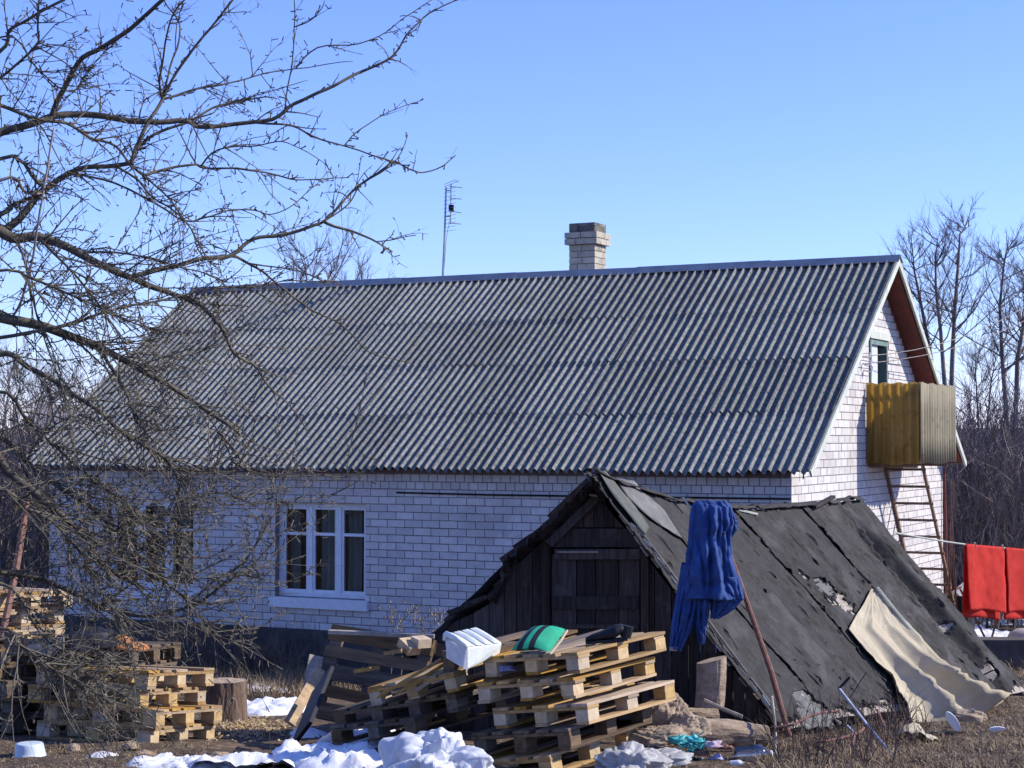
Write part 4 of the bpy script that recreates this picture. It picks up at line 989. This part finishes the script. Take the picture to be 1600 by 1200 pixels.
for i, (px, py) in enumerate(lit):
    n_, m = cols[i % 7]; s_ = random.uniform(.03, .06); crumple('litter_scrap', P(px, py, 12.85), s_*1.3, s_, s_*.8, m, f'crumpled {n_} litter scrap {places[i]}', 'litter', 40+i, .7, 10)
def flat(px, py, Y, L, W, ang, m, label, name='plastic_piece'):
    c = P(px, py, Y); q = MB(); dx = Vector((math.cos(ang), .1, math.sin(ang))); dy = Vector((-math.sin(ang), -.3, math.cos(ang)))
    q.grid(lambda a, b: c+(dx*math.cos(2*math.pi*a)*L+dy*math.sin(2*math.pi*a)*W)*b, 20, 4); tag(q.build(name, m, solid=.012), label, 'plastic piece')
flat(1489, 1127, 14.6, .095, .035, -.95, m_white, 'bright white oval plastic sole standing in the grass below the canvas')
flat(1558, 1139, 14.8, .07, .02, 0, m_white, 'small white plastic strip in the grass at the lower right')
rock(1510, 1125, 14.9, .18, .12, .10, 'pale stone under the canvas tail in the grass', 51)
# scrap iron in the weeds
def pipe(pts, r_, m, label, name='iron_rod', cat='rod', group='scrap iron in the weeds'):
    q = MB(); q.tube(pts, r_, 7); return tag(q.build(name, m), label, cat, group)
pipe([P(1311, 1076, 13.9), P(1355, 1133, 13.7), P(1402, 1189, 13.4)], .013, m_chrome, 'long bare metal tube slanting through the weeds', 'metal_tube', 'tube')
pipe([P(1310, 1077, 13.9), P(1328, 1058, 13.9)], .011, m_black, 'short dark crossbar at the top of the bare metal tube')
pipe([P(1328, 1090, 14), P(1354, 1050, 14.05)], .004, m_black, 'thin dark wire sticking up beside the crossbar')
def arc(p): return [P(x, y, Y) for x, y, Y in p]
pipe(arc([(1212, 1143, 13.6), (1214, 1137, 13.6), (1240, 1132, 13.6), (1262, 1120, 13.7), (1285, 1113, 13.8), (1311, 1111, 13.9)]), .011, m_rust, 'upper curved rusty hoop rod right of the pole foot')
pipe(arc([(1274, 1165, 13.4), (1274, 1159, 13.4), (1290, 1158, 13.4), (1320, 1152, 13.5), (1342, 1144, 13.6), (1353, 1137, 13.7), (1350, 1128, 13.8)]), .011, m_rust, 'lower curved rusty hoop rod in the weeds')
pipe(arc([(1206, 1088, 13.9), (1212, 1140, 13.7), (1211, 1185, 13.5)]), .011, m_greywood, 'grey upright stake beside the foot of the brown pole')
pipe(arc([(1272, 1164, 13.5), (1322, 1188, 13.3)]), .016, m_rust, 'rusty bar lying low in the weeds')
pipe(arc([(1336, 1146, 13.5), (1322, 1198, 13.2)]), .012, m_rust, 'steep rusty rod below the lower hoop')
pipe(arc([(1370, 1108, 13.8), (1384, 1140, 13.7)]), .010, m_rust, 'short rusty rod right of the metal tube')
pipe(arc([(1323, 1133, 13.6), (1336, 1146, 13.6)]), .010, m_chrome, 'short shiny rod left of the metal tube')
pipe(arc([(42, 785, 15.6), (25, 890, 15.2), (2, 1000, 14.8)]), .03, m_rust, 'leaning rust red pole behind the far left stack', 'iron_pole', 'pole', None)

# ------------------------------------------------------------------ vegetation
rv = random.Random(11)
def branchlet(q, p, d, L, r0, depth, spread=.6, seg=5, sides=4, up=.0, kids=(4, 3), wig=.18, spurs=0):
    pts = [p]; dd = d.copy()
    for i in range(seg):
        dd = (dd+Vector((rv.gauss(0, wig), rv.gauss(0, wig), rv.gauss(0, wig)+up))).normalized(); pts.append(pts[-1]+dd*(L/seg))
    rr = [r0*(1-.6*i/seg) for i in range(seg+1)]
    q.tube(pts, rr, sides, cap=False)
    if spurs:
        n = int(L/spurs)
        for k in range(n):
            f = rv.random()*seg; i = min(int(f), seg-1); a = pts[i].lerp(pts[i+1], f-i); e = (pts[i+1]-pts[i]).normalized()
            s = (e*.6+Vector((rv.gauss(0, .6), rv.gauss(0, .6), rv.gauss(0, .6)+.1))).normalized(); l = rv.uniform(.018, .05)
            q.tube([a, a+s*l*.7, a+s*l], [.0042, .0034, .0048], 3, cap=False)
    if depth > 0:
        for k in range(kids[0]+rv.randint(-1, 1)):
            f = rv.uniform(.15, .95)*seg; i = min(int(f), seg-1); a = pts[i].lerp(pts[i+1], f-i); e = (pts[i+1]-pts[i]).normalized()
            s = (e+Vector((rv.gauss(0, spread), rv.gauss(0, spread), rv.gauss(0, spread)+up*2))).normalized()
            branchlet(q, a, s, L*rv.uniform(.3, .6), rr[i]*.6, depth-1, spread, max(3, seg-1), max(3, sides-1), up, kids[1:]+(2,), wig, spurs)
# right-hand bare trees
def baretree(pxb, Yd, pts, width, label, lean=0, dens=16, group='bare trees behind the house'):
    width *= .62; dens = int(dens*1.5)
    base = P(pxb, 700, Yd); base.z = gheight(base.x, base.y)
    t = empty('bare_tree', base, label, 'tree', group)
    for bi, stem in enumerate(pts):
        sp3 = [base*1]+[P(x, y, Yd+.3*bi) for x, y in stem]; k = len(sp3); q = MB()
        rr = [width*(1-.88*i/(k-1)) for i in range(k)]; q.tube([p-base for p in sp3], rr, 8); q.build('trunk', m_far, t, smooth=True)
        q = MB()
        for j in range(dens):
            f = rv.uniform(.28, .98)*(k-1); i = min(int(f), k-2); a = sp3[i].lerp(sp3[i+1], f-i)-base; fr = f/(k-1)
            an = rv.uniform(0, 2*math.pi); d = Vector((math.cos(an)*.75, math.sin(an)*.75, rv.uniform(.25, 1.0))).normalized()
            branchlet(q, a, d, rv.uniform(1.2, 2.9)*(1.25-fr), max(.016, width*.36*(1.1-fr)), 3, .5, 6, 4, .07, (6, 5, 3), .13)
        q.build('crown', m_far, t)
baretree(1478, 50, [[(1476, 600), (1470, 520), (1462, 450), (1462, 400), (1466, 368)], [(1488, 560), (1492, 480), (1498, 400), (1500, 365), (1516, 352)], [(1455, 560), (1440, 480), (1428, 420), (1425, 380)]], .13, 'tall bare tree with several stems right behind the gable', dens=15)
baretree(1578, 46, [[(1572, 640), (1566, 560), (1562, 480), (1568, 420), (1574, 385)], [(1590, 560), (1604, 480), (1612, 420)]], .13, 'bare tree with one dark curved trunk near the right edge', dens=17)
baretree(1668, 48, [[(1665, 640), (1655, 540), (1640, 460), (1628, 405)], [(1680, 560), (1700, 450)]], .13, 'bare tree just past the right edge reaching in with its twigs', dens=16)
baretree(1530, 62, [[(1528, 640), (1524, 580), (1535, 520)], [(1548, 600), (1560, 540)]], .08, 'low bare tree between the two larger ones on the right', dens=12)
baretree(485, 42, [[(486, 560), (482, 470), (478, 420), (474, 395)], [(496, 500), (512, 440), (522, 410)], [(470, 500), (455, 430)]], .07, 'bare treetop showing above the left half of the roof', dens=4)
baretree(556, 44, [[(556, 560), (553, 470), (556, 420)], [(568, 520), (566, 440)]], .04, 'thin bare treetop right of the other one above the roof', dens=4)
for i, (px, Yd, tp) in enumerate([(-70, 46, 520), (8, 52, 560), (60, 60, 600), (120, 64, 640)]):
    baretree(px, Yd, [[(px-2, 660), (px+6, (660+tp)/2), (px+2, tp)], [(px+16, 640), (px+26, tp+20)]], .09, ['large bare tree past the left edge far behind the house', 'bare tree at the left edge far behind the house', 'smaller bare tree far behind the left gable end', 'lowest bare tree far behind the left roof slope'][i], dens=11)
# thicket (uncountable stems)
def thicket(px0, px1, Y0, Y1, n, hmin, hmax):
    q = MB()
    for i in range(n):
        Y = rv.uniform(Y0, Y1); px = rv.uniform(px0, px1); b = P(px, 700, Y); b.z = gheight(b.x, b.y)-.05; hgt = rv.uniform(hmin, hmax)*(1+.25*noise.noise(Vector((b.x*.4, b.y*.4, 0))))
        pts = [b]; d = Vector((rv.gauss(0, .18), rv.gauss(0, .12), 1)).normalized(); r0 = rv.uniform(.008, .022)
        for k in range(4): d = (d+Vector((rv.gauss(0, .13), rv.gauss(0, .1), 0))).normalized(); pts.append(pts[-1]+d*hgt/4)
        q.tube(pts, [r0, r0*.85, r0*.65, r0*.45, r0*.2], 3, cap=False)
        for k in range(7):
            f = rv.uniform(.5, 3.9); i2 = int(f); a = pts[i2].lerp(pts[min(i2+1, 4)], f-i2); e = Vector((rv.gauss(0, .55), rv.gauss(0, .5), rv.uniform(.3, 1))).normalized(); l = hgt*rv.uniform(.1, .28)
            m2 = a+e*l*.5; e2 = (e+Vector((rv.gauss(0, .3), 0, rv.gauss(0, .3)))).normalized(); q.tube([a, m2, m2+e2*l*.5], [r0*.4, r0*.3, r0*.12], 3, cap=False)
    return q
tag(thicket(1455, 1760, 29, 46, 1600, 2.4, 4.3).build('thicket', m_thick), 'dense brown thicket of bare stems behind the gable on the right', 'thicket', None, 'stuff')
tag(thicket(-260, 110, 29, 46, 1400, 2.1, 4.0).build('thicket', m_thick), 'dense grey brown thicket of bare stems at the far left', 'thicket', None, 'stuff')
# small far building with a pale roof at the left
fb = P(82, 690, 95); fb.z = gheight(fb.x, fb.y); far = empty('far_building', fb, 'small distant building with a pale roof at the left behind branches', 'building')
q = MB(); q.box((-1.6, 0, -1), (1.4, 4, 3.0)); q.build('wall', m_plinth, far); q = MB(); q.prism([(-1.8, -.2, 3.0), (1.6, -.2, 3.0), (1.1, 1.9, 4.2), (-1.3, 1.9, 4.2)], (0, .1, .08)); q.build('roof', m_tarp, far)
# dry grass and weeds
def blades(name, m, spots, label, cat):
    q = MB()
    for (px0, px1, py0, py1, n, h0, h1, lean) in spots:
        for i in range(n):
            px, py = rv.uniform(px0, px1), rv.uniform(py0, py1)
            Y = None; c = onground(px, py); hgt = rv.uniform(h0, h1)*(.6+.8*max(0, .5+noise.noise(Vector((c.x*2, c.y*2, 3)))))
            an = rv.uniform(0, 6.28); wv = Vector((math.cos(an), math.sin(an), 0))*rv.uniform(.0015, .0035)*(1+hgt*2); d = Vector((rv.gauss(0, lean), rv.gauss(0, lean), 1)).normalized()
            m1 = c+d*hgt*.55; m2 = m1+(d+Vector((rv.gauss(0, lean*1.4), rv.gauss(0, lean*1.4), -.25*abs(rv.gauss(0, lean))))).normalized()*hgt*.45
            k = len(q.v); q.v += [tuple(c-wv), tuple(c+wv), tuple(m1+wv*.8), tuple(m1-wv*.8), tuple(m2)]; q.f += [(k, k+1, k+2, k+3), (k+3, k+2, k+4)]
    return tag(q.build(name, m), label, cat, None, 'stuff')
blades('dry_grass', m_grass, [(230, 560, 1050, 1092, 5200, .06, .26, .35), (380, 520, 1060, 1090, 1200, .05, .16, .7), (1380, 1640, 1090, 1215, 9000, .02, .10, .9), (1180, 1400, 1150, 1215, 2600, .03, .14, .8), (0, 330, 1160, 1215, 3500, .01, .04, 1.2), (1555, 1660, 1005, 1070, 1500, .05, .2, .6), (330, 480, 1125, 1150, 900, .005, .02, 2), (1000, 1200, 1150, 1215, 700, .02, .07, 1)], 'short dry yellow grass on the yard ground', 'grass')
q = MB()
def weeds(px0, px1, py0, py1, n, h0, h1, dep):
    for i in range(n):
        c = onground(rv.uniform(px0, px1), rv.uniform(py0, py1)); branchlet(q, c, Vector((rv.gauss(0, .2), rv.gauss(0, .2), 1)).normalized(), rv.uniform(h0, h1), rv.uniform(.003, .006), dep, .5, 4, 3, .02, (4, 2), .15)
weeds(225, 505, 1035, 1070, 480, .3, .8, 1); weeds(1215, 1420, 1128, 1205, 150, .12, .5, 1); weeds(500, 700, 1040, 1060, 60, .3, .6, 1); weeds(1380, 1450, 1120, 1180, 50, .08, .28, 1); weeds(0, 120, 1000, 1090, 40, .3, .8, 1)
tag(q.build('dead_weeds', m_weed), 'brown dead weed stalks by the house wall and round the scrap iron', 'weeds', None, 'stuff')
for i, (px, tp) in enumerate([(612, 952), (648, 950), (660, 975), (678, 962), (692, 958), (626, 972)]):
    c = P(px+rv.uniform(-6, 6), 1045, 19.5); c.z = gheight(c.x, c.y); top = P(px, tp, 19.5); q = MB(); q.tube([c, c.lerp(top, .5)+Vector((.03, 0, 0)), top], [.006, .005, .003], 4)
    for k in range(12):
        a = c.lerp(top, rv.uniform(.82, 1)); e = a+Vector((rv.gauss(0, .06), rv.gauss(0, .05), rv.uniform(0, .10))); q.tube([a, e], .002, 3); q.tube([e-Vector((0, 0, .008)), e+Vector((0, 0, .012))], [.012, .009], 5)
    tag(q.build('dried_flower', m_grass), ['first dried seed head plant right of the window', 'tallest dried seed head plant before the brick wall', 'short dried plant between the taller ones', 'dried plant with seed heads near the cellar boards', 'dried plant nearest the cellar roof edge', 'small dried plant under the two light bricks'][i], 'dried plant', 'dried seed head plants by the wall')

# ------------------------------------------------------------------ foreground fruit tree
TRX = P(-330, 700, 11.8); TRX.z = gheight(TRX.x, TRX.y)
tree = empty('apple_tree', TRX, 'bare old fruit tree reaching across the left side in front of the house', 'tree')
T0 = TRX.copy(); forkz = P(-250, 560, 11.8)
q = MB(); q.tube([Vector((0, 0, -.2)), Vector((.05, 0, .5)), P(-290, 880, 11.8)-T0, P(-255, 700, 11.8)-T0, P(-235, 500, 11.8)-T0, P(-200, 330, 11.8)-T0, P(-150, 100, 11.8)-T0], [.24, .19, .17, .15, .13, .10, .06], 14); q.build('trunk', m_bar, tree, smooth=True)
Ls = [  # photo polyline, start/end thickness in px, depth start/end, child density, base joined to trunk (py on trunk)
 ([(-40,228),(0,208),(60,190),(85,182),(130,178),(200,188),(235,191),(290,189),(310,197),(350,196),(425,185),(460,162),(510,140),(560,115),(600,97),(620,80),(640,50),(670,22),(712,0)],13,2,11.6,12.6,.7,300),
 ([(78,184),(100,140),(130,90),(165,72),(215,35),(255,0),(290,-30)],9,5,11.6,11.2,.8,None),
 ([(-20,160),(0,165),(60,185),(105,193),(140,215),(180,228),(205,260),(245,290),(290,345),(320,400)],7,2,11.3,11.9,1,290),
 ([(213,255),(220,225),(235,190),(255,155),(270,125),(300,80),(335,35),(370,-5)],7,3,11.9,12.0,.9,None),
 ([(255,155),(252,120),(262,50),(275,15),(290,-5)],3.5,2,11.9,11.5,.7,None),
 ([(265,160),(273,110),(287,45),(262,10),(250,-10)],3.5,2,11.9,12.4,.7,None),
 ([(255,160),(300,145),(340,135),(400,118),(460,108),(550,95)],4.5,1.3,11.9,12.5,.9,None),
 ([(460,108),(495,75),(560,68),(600,52),(635,25),(682,-3)],2.6,1.3,12.4,12.8,.6,None),
 ([(-20,128),(0,122),(55,72),(58,40),(62,0)],5,2.5,11.5,11.2,.9,250),
 ([(-10,90),(15,48),(45,30),(95,2),(120,-12)],5.5,4,11.5,11.3,.8,240),
 ([(290,190),(330,178),(345,165),(400,150),(480,125)],3,1.2,11.9,12.3,.7,None),
 ([(445,175),(453,120),(460,60),(460,0)],2.4,1.6,12.1,12.0,.6,None),
 ([(453,50),(480,35),(500,15),(507,0)],1.8,1.2,12,12,.5,None),
 ([(-20,372),(20,350),(50,320),(65,300),(100,275),(135,262),(190,257),(205,252),(215,235),(240,210),(290,192),(330,170),(370,160),(420,150)],13,2,11.7,12.3,1,480),
 ([(215,280),(260,265),(300,258),(320,262),(380,265),(430,272),(460,280),(500,280),(545,278)],5,1.5,11.9,12.4,.8,None),
 ([(180,260),(215,280),(240,310),(290,345),(310,390),(330,410)],4,1.5,11.9,11.5,1,None),
 ([(310,262),(340,235),(400,228),(440,222),(470,232),(511,258)],3,1.2,11.9,12.1,.8,None),
 ([(140,340),(200,332),(240,335),(290,345),(320,340),(360,328),(400,330),(420,334),(450,325),(480,302),(512,268)],4,1.2,11.7,12.3,.9,None),
 ([(-70,332),(-20,350),(20,370),(60,370),(120,393),(170,420),(230,445),(270,460),(310,475),(345,510),(365,550),(402,572)],20,3.5,11.5,12.0,.9,470),
 ([(205,432),(260,418),(330,402),(362,400),(395,372),(440,368),(490,352),(510,342),(550,300),(600,262),(617,252),(645,266),(660,270),(690,260),(713,243)],8,1.5,11.9,12.8,.7,None),
 ([(500,350),(545,320),(565,290),(622,248),(636,212)],2.8,1.3,12.4,12.6,.6,None),
 ([(390,185),(455,192),(500,215),(535,226),(590,245),(625,256)],3.5,2,12,12.6,.6,None),
 ([(535,226),(570,195),(620,170),(662,156)],2,1.2,12.5,12.6,.5,None),
 ([(362,400),(385,409),(410,425),(435,445),(462,467),(500,490),(540,512),(577,550),(645,569)],4.5,1.3,12.1,12.9,.5,None),
 ([(510,352),(550,365),(590,380),(612,392)],5,2.2,12.4,12.5,.9,None), ([(590,380),(620,374),(651,368)],2,1.5,12.5,12.6,.6,None),
 ([(-20,530),(100,510),(130,500),(180,483),(250,470),(300,458),(350,450),(400,448),(440,440),(522,439)],6,1.6,11.2,12.2,.8,560),
 ([(-50,478),(0,495),(60,508),(110,525),(155,543),(190,560),(230,583),(270,607),(320,640),(360,665),(378,682)],18,4.5,11.3,11.9,1.0,600),
 ([(300,625),(325,648),(345,680),(358,712),(362,740)],3.5,1.8,11.7,11.9,1.3,None),
 ([(155,543),(175,575),(195,610),(205,630),(216,658),(240,690)],6,2,11.6,11.3,1.2,None),
 ([(-20,555),(45,575),(100,605),(150,640),(190,675),(240,705),(262,722),(275,740),(283,755),(275,790),(262,830)],9,3,11.1,11.5,1.1,640),
 ([(-20,610),(45,660),(100,710),(140,745),(200,790),(240,820),(280,835)],6,2,10.9,11.3,1.2,680),
 ([(-50,690),(10,735),(60,775),(110,815),(135,845),(150,870),(180,895),(212,912),(250,955)],14,3,10.8,11.2,1.1,740),
 ([(-40,672),(40,720),(90,760),(150,800),(180,830),(230,880),(262,912),(300,940)],9,3,11.0,11.4,1.1,720),
 ([(-20,765),(30,790),(80,815),(130,870),(160,930),(200,980)],6,2,10.6,10.9,1.2,800),
 ([(-30,886),(0,892),(50,902),(85,912),(130,935),(165,950),(205,962),(250,962),(290,950),(330,930),(370,900),(400,880),(425,850),(440,830),(482,818)],9,2,11.2,12.0,1.0,860),
 ([(160,945),(200,915),(225,895),(245,865),(270,830),(285,790),(300,735)],4.5,1.5,11.5,11.6,.9,None),
 ([(260,962),(310,980),(350,998),(372,1000),(400,988)],3.5,1.5,11.6,11.8,.8,None), ([(310,988),(330,978),(365,975),(385,985),(415,975),(446,953)],3.2,1.8,11.7,12,.6,None),
 ([(290,950),(340,905),(380,880),(410,835),(430,800),(432,770)],4,1.8,11.8,12,1.0,None),
 ([(240,915),(310,910),(360,915),(420,918),(450,910),(490,895)],3,1.3,11.7,12.1,.9,None),
 ([(8,500),(30,470),(50,400),(62,330),(75,260),(84,200)],4,3,11.0,11.2,.3,None),
 ([(360,722),(400,740),(440,745),(500,742),(530,745),(570,735),(592,712)],3,1.4,12,12.4,.8,None),
 ([(300,690),(345,722),(360,722)],3,2.5,11.8,12,.8,None),
 ([(400,572),(422,607),(450,632),(480,672)],3,1.4,12,12.2,.6,None),
 ([(420,770),(440,745),(455,705),(470,650)],1.8,1,12.1,12.2,.4,None), ([(540,748),(545,705),(560,650),(575,580)],1.6,1,12.3,12.3,.3,None),
 ([(275,790),(330,770),(380,778),(415,765),(445,760)],3.2,1.5,11.6,12,.8,None),
 ([(340,765),(390,780),(450,780),(515,775),(570,745)],2.4,1.1,12,12.3,.5,None),
 ([(-20,905),(60,985),(110,1040),(150,1090),(175,1150)],5,1.8,10.6,10.8,1.1,930), ([(-20,980),(30,1005),(90,1050),(150,1065),(230,1110)],5,1.5,10.4,10.6,1.0,980),
 ([(20,1010),(60,1040),(110,1080),(150,1140)],3.5,1.2,10.5,10.6,1.0,None), ([(80,912),(120,985),(170,1030),(200,1055)],3,1.2,11.2,11,.9,None),
 ([(-20,425),(60,440),(130,470),(200,500),(260,520)],5,1.8,11.1,11.4,1.2,520), ([(65,375),(110,420),(150,470),(190,530),(215,600)],4.5,1.8,11.3,11,1.2,None),
 ([(20,360),(45,420),(60,500),(90,580),(110,640)],4.5,2,11.2,10.9,1.2,None),
 ([(-10,250),(60,285),(70,300)],6,6,11.5,11.6,.6,420), ([(-10,285),(40,300),(65,305)],5,4,11.4,11.6,.6,430),
 ([(-10,340),(20,320),(60,305)],8,5,11.6,11.7,.7,440),
 ([(230,583),(270,560),(310,552),(360,520),(395,505)],3,1.2,11.6,12,.9,None), ([(120,393),(200,395),(265,412),(320,428),(350,440)],4,1.5,11.7,12,1.1,None),
 ([(-10,60),(60,110),(110,145),(150,95),(200,50)],3,1.3,11.3,11.5,.9,230), ([(60,70),(110,100),(140,130),(180,150)],2.5,1.2,11.3,11.6,.8,None),
 ([(30,720),(60,680),(110,650),(160,655),(210,640)],3,1.2,10.9,11.1,1.1,None), ([(150,870),(210,850),(270,865),(330,870),(380,855)],3.2,1.3,11.2,11.6,1.0,None),
 ([(180,830),(230,810),(300,790),(330,760),(335,720)],3.2,1.3,11.2,11.5,1.0,None)]
tw = MB(); rv.seed(5); allp = []
def smoothpts(pts, n=5):
    out = []
    for i in range(len(pts)-1):
        p0 = pts[max(i-1, 0)]; p1 = pts[i]; p2 = pts[i+1]; p3 = pts[min(i+2, len(pts)-1)]
        for k in range(n):
            t = k/n; out.append(.5*((2*p1)+(p2-p0)*t+(2*p0-5*p1+4*p2-p3)*t*t+(3*p1-p0-3*p2+p3)*t**3))
    out.append(pts[-1]); return out
for (pts, w0, w1, Y0, Y1, dens, tj) in Ls:
    k = len(pts); P3 = [P(x, y, lerp(Y0, Y1, i/(k-1))+.12*noise.noise(Vector((x*.01, y*.01, w0)))) for i, (x, y) in enumerate(pts)]
    rr = [lerp(w0, w1, (i/(k-1))**.8)*Y0/FPX/2*1.08 for i in range(k)]
    if tj is None and allp:
        bp = min(allp, key=lambda a: (a[0]-pts[0][0])**2+(a[1]-pts[0][1])**2)
        d0 = bp[2]-P3[0]; P3 = [p+d0*max(0, 1-i_/3) for i_, p in enumerate(P3)]
    if tj is not None: P3 = [P(lerp(-285, -215, (800-tj)/500), tj, 11.8)]+P3; rr = [rr[0]*1.25]+rr
    sm_ = smoothpts(P3, 4); R_ = []
    for i in range(len(sm_)): f = i/4; j = min(int(f), len(rr)-2); R_.append(lerp(rr[j], rr[j+1], f-j))
    sm_ = [p+Vector((noise.noise(p*6), noise.noise(p*6+Vector((9, 0, 0))), noise.noise(p*6+Vector((0, 9, 0)))))*.012 for p in sm_]
    allp += [(*proj(p), p) for p in sm_]
    q = MB(); q.tube([p-T0 for p in sm_], R_, 8 if w0 > 6 else 6); q.build('branch', m_barpale if (w0, w1) in ((4, 3), (5, 4)) else m_bar, tree, smooth=True)
    L = sum((sm_[i+1]-sm_[i]).length for i in range(len(sm_)-1)); start = 5 if tj is not None else 0
    n = int(L/.092*dens*(1.35 if pts[-1][1] > 380 and pts[0][0] < 380 else 1))
    for c in range(n):
        f = rv.uniform(start, len(sm_)-1.01); i = int(f); a = sm_[i].lerp(sm_[i+1], f-i)-T0; e = (sm_[i+1]-sm_[i]).normalized()
        px, py = proj(a+T0)
        low = py > 380 and px < 430
        d = (e*rv.uniform(.2, 1)+Vector((rv.gauss(.12, .5), rv.gauss(0, .45), rv.gauss(.12 if py < 500 else -.02, .5)))).normalized()
        ln = rv.uniform(.16, .62)*(1.35 if low else .8)
        if f > len(sm_)*.6: ln *= .55
        if px > 420: ln *= .7
        branchlet(tw, a, d, ln, min(R_[i]*.7, rv.uniform(.0036, .0062)), 2 if ln > .3 else 1, .55, 5, 4, .02 if rv.random() < .7 else -.12, (2, 2), .10, .10)
    for c in range(int(L/.07)):
        f = rv.uniform(start, len(sm_)-1.01); i = int(f); a = sm_[i].lerp(sm_[i+1], f-i)-T0; e = (sm_[i+1]-sm_[i]).normalized(); s = (e*.5+Vector((rv.gauss(0, .6), rv.gauss(0, .6), rv.gauss(0, .6)))).normalized(); l = rv.uniform(.02, .06)
        tw.tube([a, a+s*l*.6, a+s*l], [.005, .004, .0062], 4, cap=False)
tag(tw.build('twigs', m_twig, tree), kind='stuff')

q = MB(); rc = random.Random(9)
for i in range(900):
    p = onground(360+rc.gauss(30, 32), 1138+rc.gauss(0, 9)); L_ = rc.uniform(.012, .045); a = rc.uniform(0, 6.3); d = Vector((math.cos(a), math.sin(a), rc.uniform(-.2, .5))); q.bar(p+Vector((0, 0, .008)), p+Vector((0, 0, .012))+d*L_, rc.uniform(.006, .016), .003)
tag(q.build('wood_chips', m_block), 'scattered pale wood chips round the chopping stump', 'wood chips', None, 'stuff')
q = MB()
for i in range(700):
    p = onground(rc.uniform(0, 1640), rc.choice([rc.uniform(1130, 1215), rc.uniform(1165, 1215)])); L_ = rc.uniform(.02, .12); a = rc.uniform(0, 6.3); d = Vector((math.cos(a), math.sin(a), rc.uniform(-.1, .25))); m_ = p+d*L_*.5+Vector((rc.uniform(-.01, .01), 0, .01)); q.tube([p+Vector((0, 0, .004)), m_, p+d*L_+Vector((0, 0, .004))], rc.uniform(.0015, .004), 3)
tag(q.build('fallen_twigs', m_weed), 'small fallen twigs and straw scattered over the yard', 'twigs', None, 'stuff')
